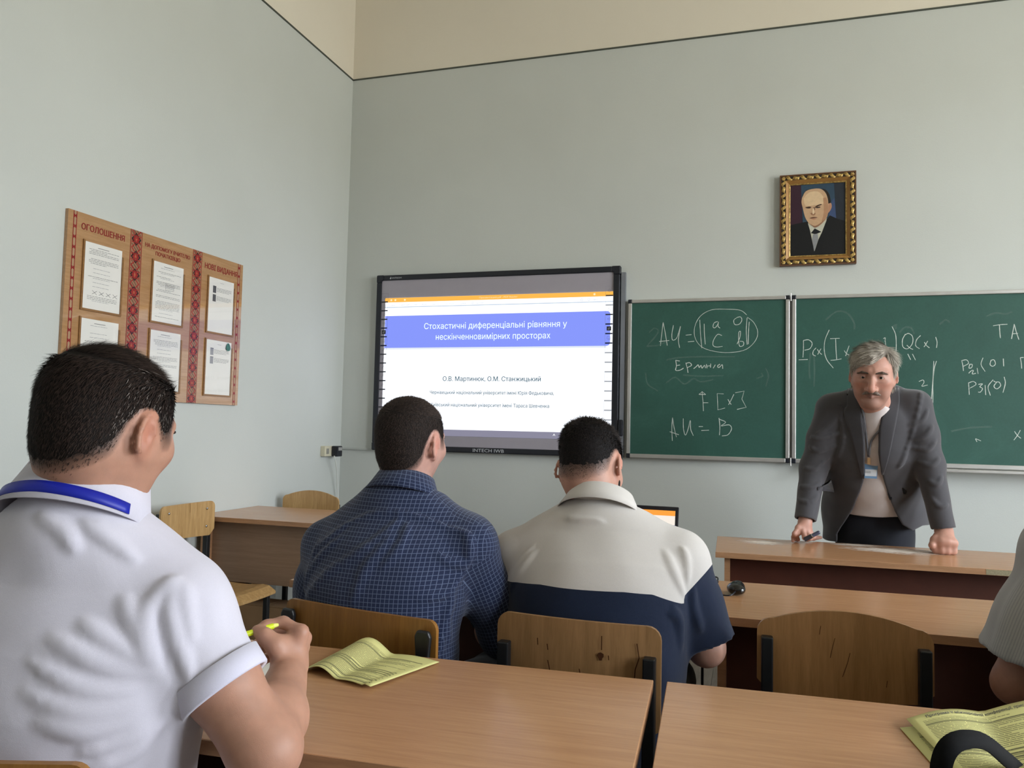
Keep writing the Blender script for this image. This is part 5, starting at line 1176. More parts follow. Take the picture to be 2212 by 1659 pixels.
# ------------------------------------------------------------ man in the white and navy shirt
def two_tone():
    k = NT('white_navy_cotton'); a = k.n('Attribute', attribute_name='Fab'); sp = k.n('SeparateXYZ'); k.l(a.outputs['Vector'], sp.inputs[0])
    f = k.noise(k.coords(), 1300, 2); g = k.noise(k.coords(), 9, 4, .55, .8); t = k.math('GREATER_THAN', sp.outputs[0], 0.0)
    k.col(k.mix(t, k.ramp(f, [(.3, '0f1a30'), (.7, '17243e')]), k.ramp(f, [(.3, 'c6c1bd'), (.7, 'd2cdc8')]))); k.set(.85, .2, sheen=.2)
    k.bump(k.math('ADD', k.math('MULTIPLY', f, .1), k.math('MULTIPLY', g, .35)), .5, .012); return k.m
def navy_man():
    X, Yv = frame(R(-1)); N = V3(-.372, 1.985, 1.008); JR, JL = V3(-.175, 1.975, .905), V3(-.580, 1.965, .878)
    hd = Head(onY(1276, 1012, 2.05), rotm(R(-10), R(-27), R(-6)), 1.0, jaw=1.06)
    st = [(V3(-.36, 1.90, .53), .185, .145), (V3(-.362, 1.905, .68), .19, .14), (V3(-.368, 1.93, .81), .205, .135), (V3(-.372, 1.955, .87), .205, .122), (V3(-.375, 1.98, .95), .145, .085)]
    B = torso_body(st, X, (JR, JL), N); hd.skull(B); hd.face(B); nk = lambda S: S.loft([(hd.T(0, -.03, -.045), .058, .056), (N+Yv*.01, .066, .062), (N-Z3*.08, .08, .06)], X, .03); nk(B)
    ER, WR = V3(-.105, 2.0, .700), V3(-.24, 2.22, .785); EL, WL = V3(-.655, 1.99, .69), V3(-.53, 2.22, .785)
    for J, E, W in ((JR, ER, WR), (JL, EL, WL)): B.chain([J, E], [.050, .044], .02); B.chain([E, E+(W-E)*.4, W], [.043, .042, .030], .02); relaxed_hand(B, W, (.2 if J is JL else -.3, .9, 0), (0, 0, 1))
    V, F = B.mesh(.005); th = short_hair('fade'); P = link('person', np_mesh('person', V, F, skin_colors(V, hd, 'bb8f7d', th, '241d1a', .8)), SKIN, label='person in white and navy shirt sitting with head bent down', cat='person'); hd.eyes(P); brows(hd, P)
    make_hair(hd, P, th, crown_comb, '191617', 15000, lambda q: .005+.013*np.clip((q[:, 2]-.02)/.07, 0, 1), .0009, lift=.5, tip='352e2b', seed=9, wig=.6, extra=nk)
    # beard along the jaw
    S = Sdf(); hd.skull(S); S.ell(hd.T(0, .070, -.100), V3(.021, .016, .015), hd.R, .022); S.disp(lambda p: -(lambda q: np.minimum(np.minimum((-.028-q[:, 2])/.02, (q[:, 1]-.005)/.02), 1)*.005)(hd.loc(p)))
    v, f = S.mesh(.005); q = hd.loc(v); kp = (q[:, 2] < -.022) & (q[:, 1] > .0); f = f[kp[f].all(1)]; link('beard', np_mesh('beard', v, f, np.tile(lin('1d1816'), (len(v), 1))), HAIRM, P)
    S = torso_cloth(st, X, (JR, JL), N, .016, .060, trap=.05)
    for J, E, fr_ in ((JR, ER, .92), (JL, EL, .92)):
        h1 = J+(E-J)*fr_; S.chain([J, J+(E-J)*.5, h1], [.070, .072, .074], .035, flat='b'); S.cap(h1-unit(E-J)*.04, h1+unit(E-J)*.03, .059, .061, .004, 's')
    A = lambda *pp: [onY(px, py, 1.86) for px, py in pp]
    fold_lines(S, [(A((1500, 1290), (1465, 1240), (1445, 1180)), .0065), (A((1510, 1270), (1505, 1200), (1495, 1160)), .0035), (A((1100, 1270), (1125, 1230), (1150, 1180)), .004), (A((1120, 1275), (1150, 1230), (1165, 1200)), .0035), (A((1480, 1400), (1460, 1340), (1440, 1310)), .009), (A((1470, 1360), (1455, 1330), (1425, 1320)), .008), (A((1550, 1380), (1530, 1320), (1535, 1280)), .008), (A((1210, 1100), (1250, 1112), (1300, 1116)), .0025)])
    S.disp(lambda p: .0018*vnoise(p, 28, 2)+.003*vnoise(p, 12, 5)); S.cut(lambda p: (p-(N+Z3*.024)) @ unit(Z3+Yv*.55)); S.cut(lambda p: .47-p[:, 2])
    V, F = S.mesh(.0055); zb = onY(1290, 1268, 1.82)[2]; zr, zl = onY(1515, 1270, 1.93)[2], onY(1100, 1292, 1.93)[2]
    u = V @ X-N @ X; sd = V[:, 2]-(zb-.010*np.clip((np.abs(u)-.10)/.10, 0, 2)-.020*np.clip((u-.16)/.06, 0, 1)); sd = np.where(u > .225, V[:, 2]-(zr-.012+1.1*(u-.225)), np.where(u < -.235, V[:, 2]-zl, sd))
    MT = two_tone(); Ffab = np.stack([sd, sd*0, sd*0], 1)[F].reshape(-1, 3); SH = link('two_tone_shirt', np_mesh('two_tone_shirt', V, F, corner=Ffab), MT, P)
    collar('collar', N+Z3*.018+Yv*.004, X, Yv, R(30), .073, .074, .034, .052, .020, fabric('white_cotton', 'cdc8c3', .85, 1300, .12), SH, 2.5)
    T = Sdf(); an = legs(T, V3(-.36, 1.92, .53), X, Yv, .42); V, F = T.mesh(.011); link('trousers', np_mesh('trousers', V, F), TROU, P); shoes(P, an, Yv, SHOE)
navy_man()
# ------------------------------------------------------------ lecturer leaning on his desk
def lecturer():
    DV = unit(V3(.134, .991, 0)); U = V3(DV[1], -DV[0], 0); BASE = V3(.495, 3.66, 0)      # he faces back along -DV
    def L(px, py, w): d = ray(px, py); return CAM+d*(((BASE-CAM) @ DV+w)/(d @ DV))
    def uv(P): return np.stack([(P-BASE) @ U, P[:, 2]], 1)
    def puv(pts, w=0): return np.array([((L(x, y, w)-BASE) @ U, L(x, y, w)[2]) for x, y in pts])
    Z = lambda zx, zy: (1640+zx/3.072, 700+zy/3.072)
    X, Yv = -U, -DV                                                     # own right is image left
    N = L(1893, 893, .015); JR, JL = L(1797, 887, .035), L(1976, 880, .035)
    ER, EL = L(1757, 1012, .05), L(2008, 1005, .05); WR, WL = L(1739, 1128, -.03), L(2039, 1148, .02)
    hd = Head(L(1886, 811, -.11), np.stack([X, Yv, Z3], 1) @ rotm(R(-3), R(-15), R(-3)), 1.04, jaw=1.16, nose=1.22, lid=.0030)
    C = lambda px, py, w: L(px, py, w)
    st = [(L(1889, 1165, .33), .172, .125), (L(1889, 1100, .29), .178, .13), (L(1889, 1030, .21), .182, .13), (L(1889, 960, .12), .19, .125), (L(1890, 912, .06), .165, .10)]
    B = Sdf(); B.loft(st, U, .05, -.02)
    for J in (JR, JL): B.cap(N-Z3*.02, J, .04, .045, .05)
    hd.skull(B); hd.face(B); B.ell(hd.T(0, .028, -.103), (.046, .042, .026), hd.R, .03)
    for x in (-1, 1): B.ell(hd.T(x*.043, .048, -.062), (.020, .024, .028), hd.R, .025)
    B.loft([(hd.T(0, -.025, -.05), .060, .060), (N-Z3*.03, .066, .064)], U, .03)
    for J, E, W in ((JR, ER, WR), (JL, EL, WL)): B.chain([J, E, W], [.045, .04, .0285], .02)
    # right hand: index planted on the desk, others curled under a pen
    zt = .752
    def D(px, py): return onZ(px, py, zt)
    kn = [L(1724, 1140, -.065), L(1734, 1143, -.055), L(1743, 1147, -.045), L(1750, 1150, -.03)]
    for q in kn: B.cap(WR, q, .020, .0135, .014)
    it = D(1713, 1172)+Z3*.008; finger(B, [kn[0], L(1716, 1153, -.085), it+V3(.002, .006, .016), it], .0105, .0078)
    finger(B, [kn[1], L(1738, 1162, -.075), D(1744, 1171)+Z3*.012, D(1757, 1169)+Z3*.012], .0105, .008)
    finger(B, [kn[2], L(1750, 1163, -.06), D(1758, 1169)+Z3*.012, D(1769, 1167)+Z3*.012], .0105, .008)
    finger(B, [kn[3], L(1757, 1160, -.04), D(1766, 1166)+Z3*.01, D(1773, 1166)+Z3*.01], .0095, .0075)
    finger(B, [L(1732, 1138, -.04), L(1722, 1152, -.06), D(1720, 1169)+Z3*.012, D(1724, 1171)+Z3*.009], .0125, .0085, .012)
    # left fist on the desk
    pc = L(2040, 1172, .0); kk = [L(2022, 1170, -.045), L(2035, 1169, -.05), L(2048, 1170, -.045), L(2060, 1173, -.035)]
    for i, q in enumerate(kk):
        B.cap(WL, q, .024, .0155, .02); lo = V3(q[0], q[1]+.004, zt+.013); finger(B, [q, lo, lo+DV*.03+Z3*.004], .0135, .011, .013)
    tb = L(2018, 1165, -.04); tt = D(2014, 1190)+Z3*.009; finger(B, [L(2024, 1158, -.015), tb, L(2013, 1178, -.06), tt], .0145, .0095, .010)
    V, F = B.mesh(.0035)
    def th(q):
        x, y, z = q.T; low = np.where(y < .0, -.07+.0*y, -.035+1.15*np.clip(y-.0, 0, .045)+1.4*np.clip(y-.045, 0, .2)); side = np.clip((z-low)/.03, -.6, 1)
        fl = .058-.022*np.clip(x/.05, -1, 1)-.010*np.sin(np.clip(x/.05, -1, 1)*2.2)         # fringe sweeps lower over his right temple
        front = np.where(y > .035, np.clip((z-fl+.0)/.02, -.6, 1), 1); ear = np.exp(-(((np.abs(x)-.082)/.016)**2+((y+.008)/.020)**2+((z+.008)/.030)**2))
        m = np.minimum(side, front); return m*.009+np.clip((z-.04)/.05, 0, 1)*m*.007+.0012*np.sin(x*210+y*60)*(m > 0)-ear*.014
    col = skin_colors(V, hd, 'bb8d7c', None, None, .28); q = hd.loc(V)
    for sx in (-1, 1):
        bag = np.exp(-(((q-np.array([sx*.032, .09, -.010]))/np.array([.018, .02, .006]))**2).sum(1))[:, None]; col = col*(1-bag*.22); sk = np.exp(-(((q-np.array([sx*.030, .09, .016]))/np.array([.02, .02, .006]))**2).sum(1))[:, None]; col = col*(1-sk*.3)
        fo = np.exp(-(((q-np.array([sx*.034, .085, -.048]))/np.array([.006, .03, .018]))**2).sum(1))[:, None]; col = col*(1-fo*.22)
    P = link('person', np_mesh('person', V, F, col), SKIN, label='person in dark grey blazer leaning on the front desk', cat='person'); hd.eyes(P, '2c2018'); brows(hd, P, '54483f', 1.05, -.002)
    def comb(q, r):
        top = ((q[:, 2] > .05) & (q[:, 0] > -.045))[:, None]; sd = np.stack([q[:, 0]*2, q[:, 0]*0-.25, q[:, 0]*0-1.], 1); tp = np.stack([.9+q[:, 0]*3, .55+q[:, 1]*4, -.1+q[:, 0]*0], 1); return np.where(top, tp, sd)
    make_hair(hd, P, th, comb, '938a7f', 12000, lambda q: .02+.022*np.clip((q[:, 2]-.03)/.06, 0, 1), 0.0016, h=.0035, lift=.0, tip='c0b7aa', seed=4, wig=.16)
    m = Sdf()
    for x in (-1, 1): m.cap(hd.T(x*.003, .1035, -.0475), hd.T(x*.016, .1005, -.0495), .0072, .0066, .005).cap(hd.T(x*.016, .1005, -.0495), hd.T(x*.031, .088, -.060), .0066, .004, .005)
    m.disp(lambda p: .0012*vnoise(p, 400)); v, f = m.mesh(.0025); link('moustache', np_mesh('moustache', v, f, np.clip(np.tile(lin('7d7067'), (len(v), 1))*(1+.35*vnoise(v, 300)[:, None]), 0, 1)), HAIRM, P)
    # white T-shirt
    TS = Sdf(); TS.loft(st, U, .05, .000); TS.loft([(L(1889, 1100, .27), .14, .128), (L(1889, 1030, .18), .13, .128), (L(1889, 960, .095), .13, .115)], U, .05)
    for J in (JR, JL): TS.cap(N-Z3*.02, J, .052, .055, .05)
    TS.loft([(N-Z3*.05, .066, .07), (L(1893, 862, -.03), .062, .066)], U, .03)
    TS.cut(lambda p: (p-L(1893, 874, -.08)) @ unit(Z3*.9+DV*.45)); TS.cut(lambda p: (L(1889, 1117, 0)[2]-.012*np.cos(np.clip((p-BASE) @ U/.14, -1.5, 1.5)))-p[:, 2])
    TS.disp(lambda p: .002*vnoise(p, 26, 3)); V, F = TS.mesh(.006); link('t_shirt', np_mesh('t_shirt', V, F), fabric('white_jersey', 'cfc6c4', .9, 1300, .2), P)
    # blazer
    S = Sdf(); so = [(L(1889, 1190, .34), .215, .155), (L(1889, 1100, .285), .205, .15), (L(1889, 1030, .205), .195, .15), (L(1889, 960, .115), .20, .142), (L(1890, 908, .055), .17, .112)]; S.loft(so, U, .05, .012)
    for J in (JR, JL): S.cap(N+Z3*.070+DV*.04+(J-N)*.30, J+Z3*.014, .046, .056, .05); S.cap(N+Z3*.02+DV*.03, N+Z3*.072+DV*.04+(J-N)*.3, .05, .046, .04)
    for J, E, W, d in ((JR, ER, WR, 1), (JL, EL, WL, -1)):
        e = W+unit(W-E)*-.012; S.chain([J, J+(E-J)*.5, E], [.070, .064, .056], .028); S.chain([E, e], [.056, .046], .03, flat='b'); S.cap(e-unit(W-E)*.04, e+unit(W-E)*.02, .036, .037, .003, 's')
    FLD = lambda *pp: [L(*Z(a+(a-pp[1][0])*.45, b_+(b_-pp[1][1])*.45), -.04) for a, b_ in pp]
    fold_lines(S, [(FLD((480, 660), (440, 700), (390, 720)), .0048), (FLD((480, 740), (400, 760), (340, 750)), .0048), (FLD((470, 830), (390, 850), (330, 830)), .0048), (FLD((440, 930), (370, 960), (300, 950)), .0048), (FLD((420, 1060), (340, 1080), (260, 1070)), .0048), (FLD((390, 1150), (320, 1180), (245, 1160)), .0048), (FLD((1030, 660), (1090, 640), (1130, 590)), .0048), (FLD((1040, 760), (1110, 740), (1160, 690)), .0048), (FLD((1040, 830), (1130, 840), (1190, 800)), .0048), (FLD((1080, 930), (1150, 940), (1220, 900)), .0048), (FLD((1130, 1050), (1190, 1060), (1245, 1030)), .0048), (FLD((1140, 1170), (1200, 1210), (1270, 1200)), .0048), (FLD((540, 600), (545, 750), (520, 850)), .0048), (FLD((1000, 800), (980, 900), (960, 960)), .0048), (FLD((1090, 440), (1060, 560), (1025, 700)), .004)], sink=0)
    op = puv([Z(a, b_) for a, b_ in ((660, 440), (676, 520), (690, 620), (702, 700), (702, 900), (690, 1050), (655, 1150), (615, 1250), (560, 1340), (500, 1440), (500, 1560), (1060, 1560), (1030, 1410), (960, 1365), (905, 1260), (870, 1170), (822, 1020), (800, 940), (790, 850), (790, 720), (810, 600), (838, 520), (880, 440))], -.05)
    S.cut(lambda p: np.maximum(-poly_sd(uv(p), op), -((p-BASE) @ DV-.06-.35*np.clip(1.25-p[:, 2], 0, .6))*-1*-1) if False else np.where((p-BASE) @ DV < .07+.6*np.clip(1.38-p[:, 2], 0, .7), -poly_sd(uv(p), op), -.05), .004)
    
    S.cut(lambda p: np.where(np.linalg.norm((p-N)[:, :2], axis=1) < .10, (p-(N+Z3*.105)) @ unit(Z3+Yv*.6), -.05), .01)
    hem = puv([Z(a, b_) for a, b_ in ((380, 1240), (430, 1440), (510, 1560), (500, 1440), (960, 1365), (1012, 1403), (1050, 1395), (1095, 1300), (1120, 1200))], -.05)
    S.cut(lambda p: np.where(np.abs((p-BASE) @ U) < .30, .735+.10*np.clip(((p-BASE) @ U)/.2, -1, 1)*np.clip((p-BASE) @ U > 0, 0, 1)-p[:, 2], -.1)); S.disp(lambda p: .0015*vnoise(p, 30, 4))
    V, F = S.mesh(.0045); JM = fabric('grey_suiting', '47464a', .75, 1500, .12, .3); JK = link('blazer', np_mesh('blazer', V, F), JM, P); JK['label'] = 'dark grey single-breasted blazer'
    # lapels and welt details laid on the blazer front
    def patch(name, pts, mat, parent, n=9, m=14, lift=.004, w=-.3, thick=.0025, surf=S):
        """pts: left edge and right edge polylines in photo zoom; filled by a grid and laid on the cloth"""
        a, b_ = [np.array(smooth_line(e, 6)) for e in pts]; ra = np.array([a[int(round(i*(len(a)-1)/(m-1)))] for i in range(m)]); rb = np.array([b_[int(round(i*(len(b_)-1)/(m-1)))] for i in range(m)])
        rows = [[L(*Z(*(ra[i]*(1-j/(n-1))+rb[i]*j/(n-1))), -.05) for j in range(n)] for i in range(m)]; Vv, Ff = strip_mesh(rows); Q = drape(surf, Vv, DV, .3, lift, 60); bad = np.linalg.norm(Q-Vv, axis=1) > .35; Q[bad] = Vv[bad]
        return cloth_obj(name, Q, Ff, mat, parent, thick)
    LPM = fabric('lapel_suiting', '3f3e42', .7, 1500, .06, .3)
    patch('lapel', [[(668, 450), (676, 560), (690, 680), (698, 800), (696, 940), (690, 1030)], [(575, 420), (582, 540), (560, 580), (612, 740), (650, 890), (684, 1030)]], LPM, JK)
    patch('lapel', [[(850, 440), (822, 570), (797, 700), (795, 800), (800, 900), (818, 1000)], [(930, 420), (935, 500), (925, 560), (890, 740), (860, 880), (826, 1000)]], LPM, JK)
    patch('pocket_flap_or_shade', [[(412, 1075), (470, 1040)], [(430, 1105), (490, 1130)]], LPM, JK, 5, 6, .003); patch('pocket_flap_or_shade', [[(955, 1095), (985, 1120)], [(965, 1140), (980, 1142)]], plain('black_shadow_cloth', '131315', .9), JK, 4, 5, .002)  # image-left one is a cloth flap; image-right one is shade painted as a dark patch
    patch('button', [[(868, 1165), (868, 1180)], [(882, 1160), (884, 1176)]], plain('black_button', '15151a', .3), JK, 4, 4, .003)
    # lanyard and badge on the shirt
    LA = empty('lanyard'); LA.parent = P; GL = plain('grey_ribbon', '6c6c72', .5); WR_ = plain('white_ribbon', 'd5d2cf', .6)
    for pts, mt in (([(690, 560), (706, 680), (716, 780), (726, 880)], GL), ([(800, 700), (760, 750), (738, 800), (728, 880)], GL), ([(690, 590), (702, 690), (706, 740)], WR_)):
        q = smooth_line(pts, 5); Q = drape(TS, [L(*Z(*a), -.05) for a in q], DV, .3, .004, 60); ribbon(Q, np.tile(-DV, (len(Q), 1)), .008, 'ribbon', mt, LA)
    Q = drape(TS, [L(*Z(728, 905), -.05)], DV, .3, .008, 60)[0]; MB().box(-.006, .006, -.004, .004, -.014, .014, T=tuple(Q)).build('clip', plain('tan_clip', 'a98458', .5), LA)
    c0 = [L(*Z(a, b_), 0) for a, b_ in ((702, 918), (790, 922), (782, 1018), (700, 1014))]; ctr = np.mean(c0, 0); dq = drape(TS, [ctr], DV, .3, .012, 60)[0]; sh = dq-ctr; cs = [c+sh for c in c0]
    m = MB(); m.add([tuple(c) for c in cs]+[tuple(c+DV*.0015) for c in cs], [(0, 1, 2, 3), (7, 6, 5, 4), (0, 4, 5, 1), (1, 5, 6, 2), (2, 6, 7, 3), (3, 7, 4, 0)]); bd = m.build('badge', plain('badge_blue', '6f93b8', .3), LA)
    wh = [cs[0]*(1-u_)*(1-v_)+cs[1]*u_*(1-v_)+cs[2]*u_*v_+cs[3]*(1-u_)*v_-DV*.0008 for u_, v_ in ((.04, .38), (.96, .38), (.96, .84), (.04, .84))]; MB().poly(wh).build('badge_card', plain('badge_white', 'd8dce2', .4), LA, fix=False)
    ux = unit(cs[1]-cs[0]); uz = unit(cs[0]-cs[3])
    for i, t_ in enumerate(('УЧАСНИК', 'КОНФЕРЕНЦІЇ')): link('badge_text', text_mesh(t_, cs[3]*.62+cs[0]*.38+ux*.002-uz*(.005*i-.004)-DV*.0014, ux, uz, .022-.0*i, .0035), plain('badge_ink', '3a3a44', .6), LA, kind='stuff')
    # trousers, shoes
    T = Sdf(); T.loft([(L(1889, 1215, .33)*V3(1, 1, 1), .17, .12), (L(1889, 1112, .285), .165, .122)], U, .04)
    for s_ in (-1, 1):
        h_ = L(1889, 1215, .33)+U*s_*.085; kn_ = V3(h_[0], h_[1], .47)+U*s_*.02-DV*.03; an_ = V3(kn_[0], kn_[1], .07)+DV*.03; T.chain([h_, kn_, an_], [.088, .068, .058], .03); shoes(P, [(kn_, an_)], -DV, SHOE)
    T.disp(lambda p: .0025*vnoise(p, 24, 6)); V, F = T.mesh(.008); link('trousers', np_mesh('trousers', V, F), TROU, P)
    # marker held over the desk
    a, b_ = L(1737, 1166, -.105), L(1769, 1150, -.095); d = unit(b_-a); pn = empty('marker_pen', tuple(a), label='dark marker pen in the right hand of the person in grey blazer', cat='pen')
    MB().tube([V3(0, 0, 0), (b_-a)*.55], [.0095, .0095], 14).build('cap', plain('dark_grey_plastic', '2a2b33', .3), pn); MB().tube([(b_-a)*.52, b_-a, b_-a+d*.004], [.0082, .0082, .006], 14).build('barrel', plain('slate_plastic', '4a4e62', .3), pn)
    MB().tube([(b_-a)*.5, (b_-a)*.56], [.0099, .0099], 14).build('band', CHROME, pn)
lecturer()
# ------------------------------------------------------------ person at the right edge in a grey striped shirt
def striped_person():
    X, Yv = frame(R(3)); N = V3(.785, 1.86, 1.11); JL, JR = V3(.600, 1.845, 1.0), V3(.970, 1.86, 1.0)
    hd = Head(V3(.80, 1.90, 1.255), rotm(R(-5), R(-10), 0), 1.0)
    st = [(V3(.81, 1.78, .53), .18, .14), (V3(.81, 1.785, .70), .18, .135), (V3(.79, 1.81, .86), .185, .13), (V3(.787, 1.835, .95), .185, .12), (V3(.785, 1.855, 1.04), .135, .085)]
    B = torso_body(st, X, (JR, JL), N); hd.skull(B); hd.face(B); B.loft([(hd.T(0, -.03, -.045), .056, .054), (N+Yv*.006, .062, .058), (N-Z3*.08, .08, .06)], X, .03)
    EL, WL = V3(.520, 1.87, .725), V3(.66, 2.12, .785); ER, WR = V3(1.08, 1.90, .74), V3(.98, 2.15, .785)
    for J, E, W in ((JR, ER, WR), (JL, EL, WL)): B.chain([J, E], [.048, .040], .02); B.chain([E, W], [.040, .028], .02); relaxed_hand(B, W, (.2 if J is JL else -.3, .9, 0), (0, 0, 1))
    V, F = B.mesh(.006); th = short_hair('fade'); P = link('person', np_mesh('person', V, F, skin_colors(V, hd, 'a0735f', th, '3a3330')), SKIN, label='person at the picture edge in grey striped short-sleeved shirt', cat='person'); hd.eyes(P); brows(hd, P)
    make_hair(hd, P, th, crown_comb, '3a3330', 4000, .012, .0014, h=.006, seed=12)
    k = NT('grey_striped_cotton'); a = k.n('Attribute', attribute_name='Fab'); sp = k.n('SeparateXYZ'); k.l(a.outputs['Vector'], sp.inputs[0]); ln = k.math('LESS_THAN', k.math('PINGPONG', sp.outputs[0], .002), .0008)
    k.col(k.mix(ln, 'a6a5a5', '979799')); k.set(.85, .2, sheen=.2); k.bump(k.noise(k.coords(), 11, 4, .55, .8), .3, .01)
    S = torso_cloth(st, X, (JR, JL), N, .014, .056)
    for J, E in ((JR, ER), (JL, EL)): h1 = J+(E-J)*.80; S.chain([J, J+(E-J)*.5, h1], [.064, .072, .086], .035, flat='b'); S.cap(h1-unit(E-J)*.06, h1+unit(E-J)*.03, .058, .070, .004, 's')
    fold_lines(S, [([onY(px, py, 1.80) for px, py in ((2170, 1420), (2180, 1330), (2200, 1240))], .010), ([onY(px, py, 1.80) for px, py in ((2130, 1400), (2150, 1330), (2185, 1250))], .008)])
    S.cut(lambda p: (p-(N+Z3*.024)) @ unit(Z3+Yv*.4)); S.cut(lambda p: .47-p[:, 2]); V, F = S.mesh(.006); SH = link('striped_shirt', np_mesh('striped_shirt', V, F, corner=fab_coords(V, F, X, Yv, ((JR, ER, .07), (JL, EL, .07)))), k.m, P)
    collar('collar', N+Z3*.016, X, Yv, R(20), .064, .066, .034, .05, .02, fabric('grey_cotton', '9a999a', .85), SH, 2.5)
    T = Sdf(); an = legs(T, V3(.81, 1.80, .53), X, Yv, .42); V, F = T.mesh(.012); link('trousers', np_mesh('trousers', V, F), TROU, P); shoes(P, an, Yv, SHOE)
striped_person()
chair((.79, 1.835), R(3), 'plywood chair under the person in grey striped shirt', PLY_C, wd=.38, ztop=.82, hb=.20, arch=.03, curve=.02, post_top=.755)
# ============================================================ small things on the desks
def yellow_paper():
    k = NT('yellow_leaflet_paper'); a = k.n('Attribute', attribute_name='Fab'); sp = k.n('SeparateXYZ'); k.l(a.outputs['Vector'], sp.inputs[0]); u, v = sp.outputs[0], sp.outputs[1]
    # rows of small print, some darker shaded table rows
    row = k.math('FLOOR', k.math('MULTIPLY', v, 46.0)); wn = k.n('TexWhiteNoise', noise_dimensions='1D'); k.l(row, wn.inputs['W']); fr = k.math('FRACT', k.math('MULTIPLY', v, 46.0))
    ink = k.math('MULTIPLY', k.math('GREATER_THAN', fr, .45), k.math('LESS_THAN', fr, .85)); cb = k.n('CombineXYZ'); k.l(k.math('MULTIPLY', u, 90.0), cb.inputs[0]); k.l(row, cb.inputs[1]); wd = k.noise(cb.outputs[0], 1.0, 2)
    ink = k.math('MULTIPLY', ink, k.math('GREATER_THAN', wd, .40)); mar = k.math('MULTIPLY', k.math('GREATER_THAN', u, .06), k.math('LESS_THAN', u, .94)); mar = k.math('MULTIPLY', mar, k.math('MULTIPLY', k.math('GREATER_THAN', v, .04), k.math('LESS_THAN', v, .885)))
    ln = k.math('LESS_THAN', u, k.math('ADD', k.math('MULTIPLY', wn.outputs[0], .9), .35)); ink = k.math('MULTIPLY', k.math('MULTIPLY', ink, mar), ln)
    band = k.math('MULTIPLY', k.math('GREATER_THAN', wn.outputs[0], .80), mar)
    c = k.mix(k.math('MULTIPLY', band, .7), 'dad692', '75734f'); k.col(k.mix(k.math('MULTIPLY', ink, .75), c, '3f3e30')); k.set(.7, .25); return k.m
YP = yellow_paper()
def leaflet(name, quad, hump, label, mat=YP, n=26, m=18, lift=.002, thick=.0006, ridge=.5, cat='leaflet', corner=None):
    """folded sheet over a desktop quad (p00,p10,p11,p01); hump(u,v) = height above the desk"""
    q = [np.array(p, float) for p in quad]; V = []; uvw = []
    for i in range(n):
        for j in range(m):
            u, v = i/(n-1), j/(m-1); p = q[0]*(1-u)*(1-v)+q[1]*u*(1-v)+q[2]*u*v+q[3]*(1-u)*v; p = p.copy(); p[2] = .7505+lift+hump(u, v); V.append(p); uvw.append((u, v, 0))
    F = np.array([(i*m+j, (i+1)*m+j, (i+1)*m+j+1, i*m+j+1) for i in range(n-1) for j in range(m-1)]); V = np.array(V); o0 = V.mean(0); o0[2] = .7505
    me = np_mesh(name, V-o0, F, corner=np.array(uvw)[F].reshape(-1, 3)); o = link(name, me, mat, label=label, cat=cat); o.location = tuple(o0); s_ = o.modifiers.new('thickness', 'SOLIDIFY'); s_.thickness = thick; s_.offset = 1; return o
Q = lambda px, py, z=.752: onZ(px, py, z)
# left page rises to a hump, crease in the middle
def hump1(u, v): return .026*max(0, math.sin(math.pi*min(1, u/.5)))**1.2*(.55+.45*v) if u < .5 else .004*math.sin(math.pi*(u-.5)/.5)+.004*(1-v)*(u > .9)
leaflet('yellow_leaflet', [Q(655, 1448), Q(800, 1489), Q(949, 1431), Q(752, 1397)], hump1, 'open yellow printed leaflet lying on the desk beside the person in white polo')
def hump2(u, v): return .009+.010*max(0, math.sin(math.pi*min(1, u/.42)))**1.1*(.5+.5*v) if u < .42 else .009+.014*max(0, math.sin(math.pi*(u-.42)/.75))
b2 = leaflet('yellow_booklet', [Q(2085, 1700), Q(2390, 1760), Q(2330, 1530), Q(1958, 1566)], hump2, 'yellow printed programme booklet with curled pages under the black strap')
hq = [Q(2085, 1700), Q(2390, 1760), Q(2330, 1530), Q(1958, 1566)]
hm = text_mesh('Програма V міжнародної конференції, присвяченої 145-річчю', (0, 0, 0), (1, 0, 0), (0, 1, 0), 0.80, .042, fat=.02); hc = np.zeros(len(hm.vertices)*3); hm.vertices.foreach_get('co', hc); hc = hc.reshape(-1, 3); nv = []
for x, y, _ in hc:
    u, v = .09+x, .915+y; p = hq[0]*(1-u)*(1-v)+hq[1]*u*(1-v)+hq[2]*u*v+hq[3]*(1-u)*v; nv.append((p[0]-b2.location.x, p[1]-b2.location.y, .7505+.002+.0016+hump2(u, v)-b2.location.z))
hm.vertices.foreach_set('co', np.array(nv, 'f').ravel()); hm.update(); link('title_line', hm, INK, b2, kind='stuff')
leaflet('white_sheet', [Q(470, 1475), Q(575, 1505), Q(640, 1440), Q(545, 1425)], lambda u, v: .001, 'plain white sheet on the desk beneath the hand of person in white polo', mat=PAPER, n=4, m=4, cat='sheet', lift=.0005)
lower = leaflet('yellow_page', [Q(2070, 1715), Q(2380, 1775), Q(2320, 1540), Q(1944, 1572)], lambda u, v: .001, 'lower yellow page under the curled programme booklet', n=6, m=6, lift=.0003)
